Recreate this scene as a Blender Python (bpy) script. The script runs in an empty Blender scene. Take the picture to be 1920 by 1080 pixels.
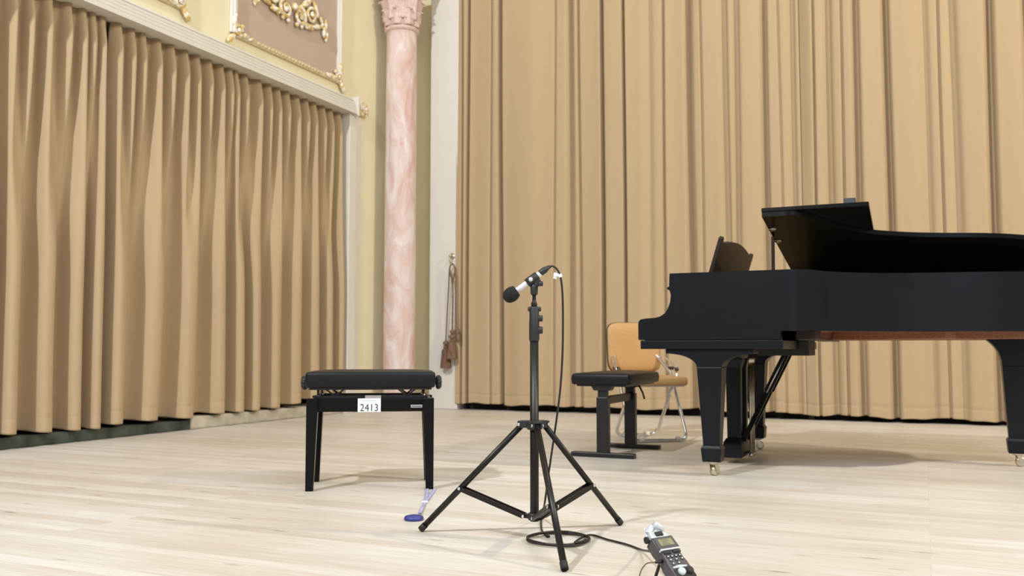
import bpy, bmesh, math, random
from mathutils import Vector, Matrix
random.seed(7)
PI = math.pi
C = bpy.context.scene.collection

# ------------------------------------------------------------------ camera
F = 1700.0
PITCH = math.atan(116 / F)
TH = math.radians(24.4)
CAMZ = 0.60
cam_d = bpy.data.cameras.new('camera')
cam = bpy.data.objects.new('camera', cam_d)
C.objects.link(cam)
cam.location = (0, 0, CAMZ)
cam.rotation_euler = (PI / 2 + PITCH, 0, TH)
cam_d.sensor_width = 36
cam_d.lens = F / 1920 * 36
cam_d.clip_start = 0.05
cam_d.dof.use_dof = True
cam_d.dof.focus_distance = 2.95
cam_d.dof.aperture_fstop = 5.0
bpy.context.scene.camera = cam


def ray(px, py):
    a = (px - 960) / F
    b = (540 - py) / F
    y = math.cos(PITCH) - b * math.sin(PITCH)
    z = math.sin(PITCH) + b * math.cos(PITCH)
    return Vector((a * math.cos(TH) - y * math.sin(TH), a * math.sin(TH) + y * math.cos(TH), z))


def fl(px, py, z=0.0):            # point of the photograph at height z
    r = ray(px, py)
    return Vector((0, 0, CAMZ)) + r * ((z - CAMZ) / r.z)


def onX(px, py, x):               # ... on the plane X = x
    r = ray(px, py)
    return Vector((0, 0, CAMZ)) + r * (x / r.x)


def onY(px, py, y):               # ... on the plane Y = y
    r = ray(px, py)
    return Vector((0, 0, CAMZ)) + r * (y / r.y)


def atd(px, py, d):               # ... at horizontal distance d in front of the camera
    r = ray(px, py)
    return Vector((0, 0, CAMZ)) + r * (d / (-r.x * math.sin(TH) + r.y * math.cos(TH)))


# --------------------------------------------------------------- materials
def new_mat(name):
    m = bpy.data.materials.new(name)
    m.use_nodes = True
    nt = m.node_tree
    return m, nt, nt.nodes['Principled BSDF']


def mat(name, col, rough=0.5, metal=0.0, var=0.06, scale=40, bump=0.0, coat=0.0, stretch=(1, 1, 1), spec=0.5, sheen=0.0):
    m, nt, b = new_mat(name)
    N, L = nt.nodes, nt.links
    tc = N.new('ShaderNodeTexCoord')
    mp = N.new('ShaderNodeMapping')
    mp.inputs['Scale'].default_value = stretch
    no = N.new('ShaderNodeTexNoise')
    no.inputs['Scale'].default_value = scale
    no.inputs['Detail'].default_value = 4
    L.new(tc.outputs['Object'], mp.inputs[0])
    L.new(mp.outputs[0], no.inputs['Vector'])
    r = N.new('ShaderNodeValToRGB')
    r.color_ramp.elements[0].position = 0.3
    r.color_ramp.elements[1].position = 0.7
    r.color_ramp.elements[0].color = tuple(c * (1 - var) for c in col) + (1,)
    r.color_ramp.elements[1].color = tuple(min(1, c * (1 + var)) for c in col) + (1,)
    L.new(no.outputs['Fac'], r.inputs[0])
    L.new(r.outputs[0], b.inputs['Base Color'])
    b.inputs['Roughness'].default_value = rough
    b.inputs['Metallic'].default_value = metal
    b.inputs['Coat Weight'].default_value = coat
    b.inputs['Specular IOR Level'].default_value = spec
    b.inputs['Sheen Weight'].default_value = sheen
    if bump:
        bp = N.new('ShaderNodeBump')
        bp.inputs['Strength'].default_value = bump
        bp.inputs['Distance'].default_value = 0.002
        L.new(no.outputs['Fac'], bp.inputs['Height'])
        L.new(bp.outputs[0], b.inputs['Normal'])
    return m


def floor_mat():
    m, nt, b = new_mat('whitewashed_boards')
    N, L = nt.nodes, nt.links
    tc = N.new('ShaderNodeTexCoord')
    br = N.new('ShaderNodeTexBrick')
    br.offset = 0.37
    br.inputs['Scale'].default_value = 1.0
    br.inputs['Brick Width'].default_value = 2.6
    br.inputs['Row Height'].default_value = 0.062
    br.inputs['Mortar Size'].default_value = 0.0012
    br.inputs['Mortar Smooth'].default_value = 0.3
    br.inputs['Bias'].default_value = 0.0
    br.inputs['Color1'].default_value = (0.0, 0.0, 0.0, 1)
    br.inputs['Color2'].default_value = (1.0, 1.0, 1.0, 1)
    br.inputs['Mortar'].default_value = (0.4, 0.4, 0.4, 1)
    L.new(tc.outputs['Object'], br.inputs['Vector'])
    mp = N.new('ShaderNodeMapping')
    mp.inputs['Scale'].default_value = (1.9, 70, 1)
    L.new(tc.outputs['Object'], mp.inputs[0])
    n1 = N.new('ShaderNodeTexNoise')
    n1.inputs['Scale'].default_value = 1.6
    n1.inputs['Detail'].default_value = 7
    n1.inputs['Roughness'].default_value = 0.65
    L.new(mp.outputs[0], n1.inputs['Vector'])
    n2 = N.new('ShaderNodeTexNoise')
    n2.inputs['Scale'].default_value = 0.9
    n2.inputs['Detail'].default_value = 3
    L.new(tc.outputs['Object'], n2.inputs['Vector'])
    # plank tone
    r0 = N.new('ShaderNodeValToRGB')
    r0.color_ramp.elements[0].position = 0.30
    r0.color_ramp.elements[1].position = 0.68
    r0.color_ramp.elements[0].color = (0.53, 0.47, 0.40, 1)
    r0.color_ramp.elements[1].color = (0.76, 0.735, 0.70, 1)
    mixv = N.new('ShaderNodeMath')
    mixv.operation = 'MULTIPLY_ADD'
    mixv.inputs[1].default_value = 0.19
    L.new(br.outputs['Color'], mixv.inputs[0])
    sc = N.new('ShaderNodeMath')
    sc.operation = 'MULTIPLY'
    sc.inputs[1].default_value = 0.79
    L.new(n1.outputs['Fac'], sc.inputs[0])
    L.new(sc.outputs[0], mixv.inputs[2])
    L.new(mixv.outputs[0], r0.inputs[0])
    # worn patches
    r2 = N.new('ShaderNodeValToRGB')
    r2.color_ramp.elements[0].position = 0.35
    r2.color_ramp.elements[1].position = 0.65
    r2.color_ramp.elements[0].color = (0.88, 0.83, 0.76, 1)
    r2.color_ramp.elements[1].color = (1, 1, 1, 1)
    L.new(n2.outputs['Fac'], r2.inputs[0])
    mu = N.new('ShaderNodeMix')
    mu.data_type = 'RGBA'
    mu.blend_type = 'MULTIPLY'
    mu.inputs[0].default_value = 1.0
    L.new(r0.outputs[0], mu.inputs[6])
    L.new(r2.outputs[0], mu.inputs[7])
    # knots and scratches
    mp3 = N.new('ShaderNodeMapping')
    mp3.inputs['Scale'].default_value = (1.7, 9, 1)
    L.new(tc.outputs['Object'], mp3.inputs[0])
    v = N.new('ShaderNodeTexVoronoi')
    v.inputs['Scale'].default_value = 1.5
    L.new(mp3.outputs[0], v.inputs['Vector'])
    rk = N.new('ShaderNodeValToRGB')
    rk.color_ramp.elements[0].position = 0.04
    rk.color_ramp.elements[1].position = 0.12
    rk.color_ramp.elements[0].color = (0.45, 0.38, 0.33, 1)
    rk.color_ramp.elements[1].color = (1, 1, 1, 1)
    L.new(v.outputs['Distance'], rk.inputs[0])
    mu2 = N.new('ShaderNodeMix')
    mu2.data_type = 'RGBA'
    mu2.blend_type = 'MULTIPLY'
    mu2.inputs[0].default_value = 0.75
    L.new(mu.outputs[2], mu2.inputs[6])
    L.new(rk.outputs[0], mu2.inputs[7])
    # joints
    mu3 = N.new('ShaderNodeMix')
    mu3.data_type = 'RGBA'
    mu3.inputs[7].default_value = (0.42, 0.34, 0.26, 1)
    jf = N.new('ShaderNodeMath')
    jf.operation = 'MULTIPLY'
    jf.inputs[1].default_value = 0.45
    L.new(br.outputs['Fac'], jf.inputs[0])
    L.new(jf.outputs[0], mu3.inputs[0])
    L.new(mu2.outputs[2], mu3.inputs[6])
    L.new(mu3.outputs[2], b.inputs['Base Color'])
    b.inputs['Roughness'].default_value = 0.42
    b.inputs['Specular IOR Level'].default_value = 0.45
    bp = N.new('ShaderNodeBump')
    bp.inputs['Strength'].default_value = 0.12
    bp.inputs['Distance'].default_value = 0.002
    L.new(n1.outputs['Fac'], bp.inputs['Height'])
    L.new(bp.outputs[0], b.inputs['Normal'])
    return m


def marble_mat():
    m, nt, b = new_mat('pink_marble')
    N, L = nt.nodes, nt.links
    tc = N.new('ShaderNodeTexCoord')
    mp = N.new('ShaderNodeMapping')
    mp.inputs['Scale'].default_value = (2.0, 2.0, 0.8)
    L.new(tc.outputs['Object'], mp.inputs[0])
    n = N.new('ShaderNodeTexNoise')
    n.inputs['Scale'].default_value = 2.6
    n.inputs['Detail'].default_value = 8
    n.inputs['Roughness'].default_value = 0.6
    n.inputs['Distortion'].default_value = 1.2
    L.new(mp.outputs[0], n.inputs['Vector'])
    r = N.new('ShaderNodeValToRGB')
    e = r.color_ramp.elements
    e[0].position = 0.3
    e[0].color = (0.56, 0.34, 0.29, 1)
    e[1].position = 0.62
    e[1].color = (0.74, 0.66, 0.65, 1)
    k = e.new(0.5)
    k.color = (0.68, 0.53, 0.49, 1)
    L.new(n.outputs['Fac'], r.inputs[0])
    L.new(r.outputs[0], b.inputs['Base Color'])
    b.inputs['Roughness'].default_value = 0.55
    return m


def gilt_mat():
    m, nt, b = new_mat('gilded_plaster')
    N, L = nt.nodes, nt.links
    tc = N.new('ShaderNodeTexCoord')
    n = N.new('ShaderNodeTexNoise')
    n.inputs['Scale'].default_value = 22
    n.inputs['Detail'].default_value = 2
    L.new(tc.outputs['Object'], n.inputs['Vector'])
    r = N.new('ShaderNodeValToRGB')
    r.color_ramp.elements[0].position = 0.46
    r.color_ramp.elements[0].color = (0.66, 0.47, 0.17, 1)
    r.color_ramp.elements[1].position = 0.54
    r.color_ramp.elements[1].color = (0.86, 0.82, 0.72, 1)
    L.new(n.outputs['Fac'], r.inputs[0])
    L.new(r.outputs[0], b.inputs['Base Color'])
    b.inputs['Roughness'].default_value = 0.4
    return m


M = dict(
    floor=floor_mat(), marble=marble_mat(), gilt=gilt_mat(),
    capital=mat('pink_plaster', (0.68, 0.50, 0.47), 0.55, var=0.12, scale=18),
    wall=mat('cream_wall', (0.79, 0.725, 0.51), 0.7, var=0.02, scale=4),
    white=mat('white_paint', (0.70, 0.67, 0.61), 0.55, var=0.02, scale=6),
    mauve=mat('mauve_panel', (0.50, 0.395, 0.32), 0.7, var=0.02, scale=5),
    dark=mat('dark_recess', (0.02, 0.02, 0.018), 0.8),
    green=mat('dark_green_marble', (0.045, 0.06, 0.05), 0.35, var=0.7, scale=9),
    sill=mat('grey_stone', (0.55, 0.51, 0.42), 0.5, var=0.2, scale=9),
    curtain=mat('beige_velvet', (0.475, 0.35, 0.215), 0.85, var=0.02, scale=60, bump=0.06, stretch=(1, 1, 0.15), spec=0.15, sheen=0.1),
    lining=mat('black_cloth', (0.012, 0.011, 0.011), 0.9),
    piano=mat('black_satin_lacquer', (0.005, 0.0062, 0.0095), 0.38, var=0.03, scale=5, coat=0.0, spec=0.25),
    gloss=mat('black_gloss_lacquer', (0.005, 0.005, 0.005), 0.22, var=0.03, scale=5, spec=0.15),
    pbrown=mat('dark_brown_wood', (0.024, 0.013, 0.009), 0.5, var=0.3, scale=20, stretch=(1, 1, 6), spec=0.25),
    redwood=mat('red_brown_wood', (0.30, 0.115, 0.06), 0.5, var=0.3, scale=20, stretch=(1, 8, 8)),
    spruce=mat('spruce_wood', (0.45, 0.24, 0.12), 0.5, var=0.15, scale=20, stretch=(1, 8, 8)),
    brass=mat('brass', (0.66, 0.60, 0.48), 0.3, 1.0),
    chrome=mat('chrome', (0.75, 0.75, 0.74), 0.15, 1.0),
    steel=mat('satin_steel', (0.62, 0.62, 0.62), 0.35, 1.0),
    iron=mat('bronze_plate', (0.30, 0.20, 0.08), 0.5, 0.6),
    ivory=mat('ivory_white', (0.8, 0.78, 0.72), 0.3),
    leather=mat('black_leather', (0.007, 0.0075, 0.009), 0.45, var=0.15, scale=160, bump=0.15, spec=0.28),
    bmetal=mat('black_metal', (0.011, 0.011, 0.012), 0.38),
    bplastic=mat('black_plastic', (0.018, 0.018, 0.019), 0.5),
    standblk=mat('black_powder_coat', (0.012, 0.009, 0.008), 0.36, spec=0.35),
    rubber=mat('black_rubber', (0.02, 0.018, 0.017), 0.7),
    foam=mat('black_foam', (0.012, 0.011, 0.011), 0.95, var=0.5, scale=300, bump=0.8),
    tan=mat('tan_vinyl', (0.50, 0.285, 0.11), 0.55, var=0.05, scale=60, bump=0.1),
    tandark=mat('brown_seat_back', (0.05, 0.03, 0.02), 0.5),
    paper=mat('white_paper', (0.80, 0.81, 0.86), 0.6, var=0.01),
    ink=mat('dark_ink', (0.03, 0.035, 0.05), 0.6),
    greyink=mat('grey_ink', (0.45, 0.46, 0.52), 0.6),
    tape=mat('mauve_tape', (0.33, 0.29, 0.28), 0.6),
    rope=mat('brown_rope', (0.20, 0.12, 0.075), 0.8, var=0.35, scale=220, stretch=(1, 1, 1)),
    tassel=mat('brown_tassel', (0.18, 0.10, 0.06), 0.85, var=0.4, scale=90, stretch=(1, 1, 0.06), bump=0.6),
    blue=mat('blue_plastic', (0.035, 0.045, 0.22), 0.45),
    lilac=mat('lilac_ribbon', (0.42, 0.40, 0.62), 0.6, var=0.2),
    cable=mat('black_cable', (0.016, 0.013, 0.012), 0.45),
    bcable=mat('brown_cable', (0.13, 0.07, 0.035), 0.5),
    recgrey=mat('dark_grey_rubber', (0.075, 0.066, 0.072), 0.5, var=0.1, scale=200),
    recsilver=mat('silver_plastic', (0.66, 0.70, 0.76), 0.3, 0.35),
    micsilver=mat('matte_silver', (0.74, 0.74, 0.77), 0.35, 0.25),
    lcd=mat('olive_lcd', (0.27, 0.26, 0.14), 0.25, var=0.05, scale=300),
    tagwhite=mat('white_tape', (0.82, 0.82, 0.85), 0.5),
)


# ------------------------------------------------------------ mesh builder
class MB:
    def __init__(self, off=None):
        self.v, self.f, self.s = [], [], []
        self.off = Vector(off) if off is not None else Vector((0, 0, 0))

    def add(self, vs, fs, smooth=False):
        n = len(self.v)
        self.v += [Vector(p) for p in vs]
        self.f += [tuple(i + n for i in q) for q in fs]
        self.s += [smooth] * len(fs)
        return self

    def box(self, a, b, mtx=None):
        x0, y0, z0 = a
        x1, y1, z1 = b
        vs = [Vector(p) for p in ((x0, y0, z0), (x1, y0, z0), (x1, y1, z0), (x0, y1, z0), (x0, y0, z1), (x1, y0, z1), (x1, y1, z1), (x0, y1, z1))]
        if mtx:
            vs = [mtx @ p for p in vs]
        return self.add(vs, [(0, 3, 2, 1), (4, 5, 6, 7), (0, 1, 5, 4), (1, 2, 6, 5), (2, 3, 7, 6), (3, 0, 4, 7)])

    def cbox(self, c, s, mtx=None):
        return self.box([c[i] - s[i] / 2 for i in range(3)], [c[i] + s[i] / 2 for i in range(3)], mtx)

    def taper(self, c0, s0, c1, s1):          # frustum with rectangular ends: bottom c0,s0(x,y), top c1,s1
        vs = []
        for c, s in ((c0, s0), (c1, s1)):
            for dx, dy in ((-1, -1), (1, -1), (1, 1), (-1, 1)):
                vs.append((c[0] + dx * s[0] / 2, c[1] + dy * s[1] / 2, c[2]))
        return self.add(vs, [(0, 3, 2, 1), (4, 5, 6, 7), (0, 1, 5, 4), (1, 2, 6, 5), (2, 3, 7, 6), (3, 0, 4, 7)])

    def bar(self, a, b, w, t, up=(0, 0, 1)):  # rectangular bar from a to b
        a, b, up = Vector(a), Vector(b), Vector(up)
        d = (b - a).normalized()
        s = d.cross(up)
        if s.length < 1e-4:
            s = d.cross(Vector((1, 0, 0)))
        s.normalize()
        u = s.cross(d)
        vs = []
        for p in (a, b):
            for i, j in ((-1, -1), (1, -1), (1, 1), (-1, 1)):
                vs.append(p + s * i * w / 2 + u * j * t / 2)
        return self.add(vs, [(0, 3, 2, 1), (4, 5, 6, 7), (0, 1, 5, 4), (1, 2, 6, 5), (2, 3, 7, 6), (3, 0, 4, 7)])

    def tube(self, path, r, n=12, closed=False, cap=True):
        P = [Vector(p) for p in path]
        k = len(P)
        R = r if isinstance(r, (list, tuple)) else [r] * k
        T = []
        for i in range(k):
            a = P[(i - 1) % k] if closed or i > 0 else P[i]
            b = P[(i + 1) % k] if closed or i < k - 1 else P[i]
            T.append((b - a).normalized())
        nrm = T[0].orthogonal().normalized()
        vs, fs = [], []
        for i in range(k):
            nrm = (nrm - T[i] * nrm.dot(T[i]))
            if nrm.length < 1e-6:
                nrm = T[i].orthogonal()
            nrm.normalize()
            bn = T[i].cross(nrm)
            for j in range(n):
                a = 2 * PI * j / n
                vs.append(P[i] + (nrm * math.cos(a) + bn * math.sin(a)) * R[i])
        for i in range(k if closed else k - 1):
            for j in range(n):
                i2 = (i + 1) % k
                fs.append((i * n + j, i * n + (j + 1) % n, i2 * n + (j + 1) % n, i2 * n + j))
        self.add(vs, fs, True)
        if cap and not closed:
            m = len(self.v) - len(vs)
            self.f.append(tuple(m + j for j in range(n))[::-1])
            self.f.append(tuple(m + (k - 1) * n + j for j in range(n)))
            self.s += [False, False]
        return self

    def lathe(self, prof, c=(0, 0, 0), axis=(0, 0, 1), n=24, cap=True):   # prof: (r, h)
        ax = Vector(axis).normalized()
        u = ax.orthogonal().normalized()
        w = ax.cross(u)
        c = Vector(c)
        vs, fs = [], []
        for r, h in prof:
            for j in range(n):
                a = 2 * PI * j / n
                vs.append(c + ax * h + (u * math.cos(a) + w * math.sin(a)) * r)
        k = len(prof)
        for i in range(k - 1):
            for j in range(n):
                fs.append((i * n + j, i * n + (j + 1) % n, (i + 1) * n + (j + 1) % n, (i + 1) * n + j))
        self.add(vs, fs, True)
        if cap:
            m = len(self.v) - len(vs)
            self.f.append(tuple(m + j for j in range(n))[::-1])
            self.f.append(tuple(m + (k - 1) * n + j for j in range(n)))
            self.s += [False, False]
        return self

    def ball(self, c, r, n=14, sc=(1, 1, 1), mtx=None):
        c = Vector(c)
        vs, fs = [], []
        h = n // 2
        for i in range(h + 1):
            t = PI * i / h
            for j in range(n):
                a = 2 * PI * j / n
                p = Vector((r * sc[0] * math.sin(t) * math.cos(a), r * sc[1] * math.sin(t) * math.sin(a), r * sc[2] * math.cos(t)))
                if mtx:
                    p = mtx @ p
                vs.append(c + p)
        for i in range(h):
            for j in range(n):
                fs.append((i * n + j, (i + 1) * n + j, (i + 1) * n + (j + 1) % n, i * n + (j + 1) % n))
        return self.add(vs, fs, True)

    def prism(self, poly, ax, lo, hi, mtx=None):    # poly of 2D points, extruded along axis ax from lo to hi
        n = len(poly)
        idx = {0: (1, 2), 1: (0, 2), 2: (0, 1)}[ax]
        vs = []
        for q in (lo, hi):
            for p in poly:
                t = [0, 0, 0]
                t[idx[0]], t[idx[1]], t[ax] = p[0], p[1], q
                vs.append(mtx @ Vector(t) if mtx else Vector(t))
        fs = [tuple(range(n)), tuple(range(2 * n - 1, n - 1, -1))]
        fs += [(i, i + n, (i + 1) % n + n, (i + 1) % n) for i in range(n)]
        return self.add(vs, fs)

    def build(self, name, m, parent=None, bevel=0.0, seg=2, sub=0, auto=None):
        me = bpy.data.meshes.new(name)
        me.from_pydata([tuple(p - self.off) for p in self.v], [], self.f)
        bm = bmesh.new()
        bm.from_mesh(me)
        bmesh.ops.remove_doubles(bm, verts=bm.verts, dist=1e-6)
        bmesh.ops.recalc_face_normals(bm, faces=bm.faces)
        bm.to_mesh(me)
        bm.free()
        if len(me.polygons) == len(self.s):
            me.polygons.foreach_set('use_smooth', self.s)
        elif any(self.s):
            for p in me.polygons:
                p.use_smooth = True
        if auto:
            for p in me.polygons:
                p.use_smooth = True
            me.set_sharp_from_angle(angle=math.radians(auto))
        me.materials.append(m)
        o = bpy.data.objects.new(name, me)
        C.objects.link(o)
        if parent is not None:
            o.parent = parent
        if bevel:
            b = o.modifiers.new('bevel', 'BEVEL')
            b.width = bevel
            b.segments = seg
            b.limit_method = 'ANGLE'
            b.angle_limit = math.radians(40)
            b.harden_normals = False
        if sub:
            s = o.modifiers.new('sub', 'SUBSURF')
            s.levels = sub
            s.render_levels = sub
        return o


def tag(o, label, cat, group=None):
    o['label'] = label
    o['category'] = cat
    if group:
        o['group'] = group
    return o


def thing(name, label, cat, loc=(0, 0, 0), rz=0.0, group=None):
    o = bpy.data.objects.new(name, None)
    C.objects.link(o)
    o.location = loc
    o.rotation_euler = (0, 0, rz)
    o.empty_display_size = 0.1
    return tag(o, label, cat, group)


def struct(o):
    o['kind'] = 'structure'
    return o


def smooth_path(pts, n=8):          # Catmull-Rom
    P = [Vector(p) for p in pts]
    P = [P[0] * 2 - P[1]] + P + [P[-1] * 2 - P[-2]]
    out = []
    for i in range(1, len(P) - 2):
        a, b, c, d = P[i - 1:i + 3]
        for j in range(n):
            t = j / n
            out.append(0.5 * ((2 * b) + (c - a) * t + (2 * a - 5 * b + 4 * c - d) * t * t + (3 * b - a - 3 * c + d) * t ** 3))
    out.append(P[-2])
    return out


def fillet(pts, r, n=6):            # polyline with rounded corners
    P = [Vector(p) for p in pts]
    out = [P[0]]
    for i in range(1, len(P) - 1):
        a = (P[i - 1] - P[i])
        b = (P[i + 1] - P[i])
        rr = min(r, a.length * 0.45, b.length * 0.45)
        p0 = P[i] + a.normalized() * rr
        p1 = P[i] + b.normalized() * rr
        for j in range(n + 1):
            t = j / n
            out.append((1 - t) ** 2 * p0 + 2 * t * (1 - t) * P[i] + t * t * p1)
    out.append(P[-1])
    return out


def text_mesh(name, body, size, m, parent, mtx, extrude=0.0004):
    cu = bpy.data.curves.new(name, 'FONT')
    cu.body = body
    cu.size = size
    cu.extrude = extrude
    cu.align_x = 'CENTER'
    cu.align_y = 'BOTTOM_BASELINE'
    t = bpy.data.objects.new(name + '_src', cu)
    C.objects.link(t)
    dg = bpy.context.evaluated_depsgraph_get()
    me = bpy.data.meshes.new_from_object(t.evaluated_get(dg))
    bpy.data.objects.remove(t)
    bpy.data.curves.remove(cu)
    me.transform(mtx)
    me.materials.clear()
    me.materials.append(m)
    me.name = name
    o = bpy.data.objects.new(name, me)
    C.objects.link(o)
    o.parent = parent
    return o


# ---------------------------------------------------------------- the room
LW = -5.03      # left wall face
OPY = 7.25      # far end of the curtained opening
OPZ = 2.885     # top of the opening
BW = 8.36       # back wall face
f = MB()
f.box((-5.75, -7, -0.1), (5.0, 8.6, 0.0))
struct(f.build('floor', M['floor']))

w = MB()
w.box((LW - 0.45, -2, OPZ + 0.01), (LW, BW + 0.1, 6.2))
w.box((LW - 0.45, OPY + 0.01, 0), (LW, BW + 0.1, OPZ + 0.01))
struct(w.build('wall_left', M['wall']))
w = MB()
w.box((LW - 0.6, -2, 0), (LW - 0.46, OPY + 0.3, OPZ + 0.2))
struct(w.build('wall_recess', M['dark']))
w = MB()
w.box((LW - 0.45, BW, 0), (4.0, BW + 0.12, 6.2))
struct(w.build('wall_back', M['wall']))

# raised sill of the opening: dark green stone first, light stone further back
w = MB()
w.box((LW - 0.40, -1.0, 0.0), (LW - 0.03, 5.28, 0.075))
struct(w.build('baseboard_left', M['green'], bevel=0.006))
w = MB()
w.box((LW - 0.40, 5.285, 0.0), (LW - 0.03, OPY - 0.005, 0.095))
struct(w.build('trim_1', M['sill'], bevel=0.01))

# moulded lintel over the opening
prof = [(-5.12, 2.885), (-4.95, 2.885), (-4.95, 2.920), (-4.964, 2.920), (-4.964, 2.926), (-4.958, 2.926), (-4.958, 2.950), (-4.974, 2.950), (-4.974, 2.956), (-4.966, 2.956),
        (-4.966, 2.978), (-4.984, 2.978), (-4.984, 2.984), (-4.974, 2.984), (-4.974, 3.004), (-4.99, 3.008), (-4.99, 3.014), (-4.982, 3.018), (-4.986, 3.03), (-5.0, 3.036), (-5.012, 3.046), (-5.03, 3.048), (-5.12, 3.048)]
w = MB()
w.prism([(p[0], p[1]) for p in prof], 1, -1.0, 7.285)
struct(w.build('trim_2', M['white']))
# jamb at the far end of the opening with its moulding
w = MB()
w.box((LW - 0.24, OPY - 0.03, 0), (LW + 0.035, OPY + 0.085, 2.885))
w.box((LW - 0.02, OPY + 0.085, 0), (LW + 0.022, OPY + 0.14, 2.885))
w.box((LW - 0.02, OPY + 0.14, 0), (LW + 0.012, OPY + 0.20, 2.885))
w.box((LW - 0.02, 7.28, 2.87), (LW + 0.088, 7.315, 3.06))
struct(w.build('trim_3', M['white'], bevel=0.006))
# pilaster beside the back curtain
w = MB()
w.box((-4.64, 8.16, 0), (-4.312, BW + 0.02, 6.0))
struct(w.build('pilaster', M['white'], bevel=0.008))

# gilded square rosette at the end of the lintel
ro = thing('rosette', 'small gilded square rosette at the end of the white lintel, beside the marble column', 'wall ornament', (LW, 7.45, 2.975))
b = MB(ro.location)
b.box((LW, 7.385, 2.91), (LW + 0.05, 7.515, 3.04))
b.build('backing', M['gilt'], ro, bevel=0.006)
b = MB(ro.location)
for k in range(8):
    a = k * PI / 4
    b.ball((LW + 0.054, 7.45 + 0.034 * math.cos(a), 2.975 + 0.036 * math.sin(a)), 0.018, 10, (0.7, 1, 1))
b.ball((LW + 0.06, 7.45, 2.975), 0.017, 10)
b.build('flower', M['gilt'], ro)


# ------------------------------------------------------- gilded wall panels
def spiral(b, cy, cz, r, turns, flip, x=LW + 0.03, th=0.016, ph=0.0):
    pts, rs = [], []
    n = int(26 * turns)
    for i in range(n + 1):
        t = i / n
        a = ph + flip * t * turns * 2 * PI
        rr = r * (1 - 0.82 * t)
        pts.append((x + 0.014 * t, cy + rr * math.cos(a), cz + rr * math.sin(a)))
        rs.append(th * (1.1 - 0.55 * t))
    b.tube(pts, rs, 8)
    b.ball((x + 0.014, cy, cz), th * 1.2, 10)


def leaf(b, cy, cz, ang, ln, wd, x=LW + 0.03):
    m = Matrix.Rotation(ang, 3, 'X')
    b.ball((x, cy, cz), 1.0, 12, (0.022, ln / 2, wd / 2), m)


def corner(b, cy, cz, sy, sz, s=1.0):
    spiral(b, cy + sy * 0.035 * s, cz + sz * 0.03 * s, 0.05 * s, 1.4, sy, th=0.015 * s)
    leaf(b, cy + sy * 0.11 * s, cz + sz * 0.01 * s, 0.25 * sy * sz, 0.13 * s, 0.045 * s)
    leaf(b, cy + sy * 0.0 * s, cz + sz * 0.12 * s, PI / 2 - 0.2 * sy * sz, 0.14 * s, 0.045 * s)
    leaf(b, cy - sy * 0.035 * s, cz - sz * 0.05 * s, PI / 4 * sy * sz, 0.13 * s, 0.05 * s)
    leaf(b, cy + sy * 0.19 * s, cz + sz * 0.005 * s, 0.5 * sy * sz, 0.08 * s, 0.03 * s)
    b.ball((LW + 0.035, cy + sy * 0.08 * s, cz + sz * 0.075 * s), 0.02 * s, 10)


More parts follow.
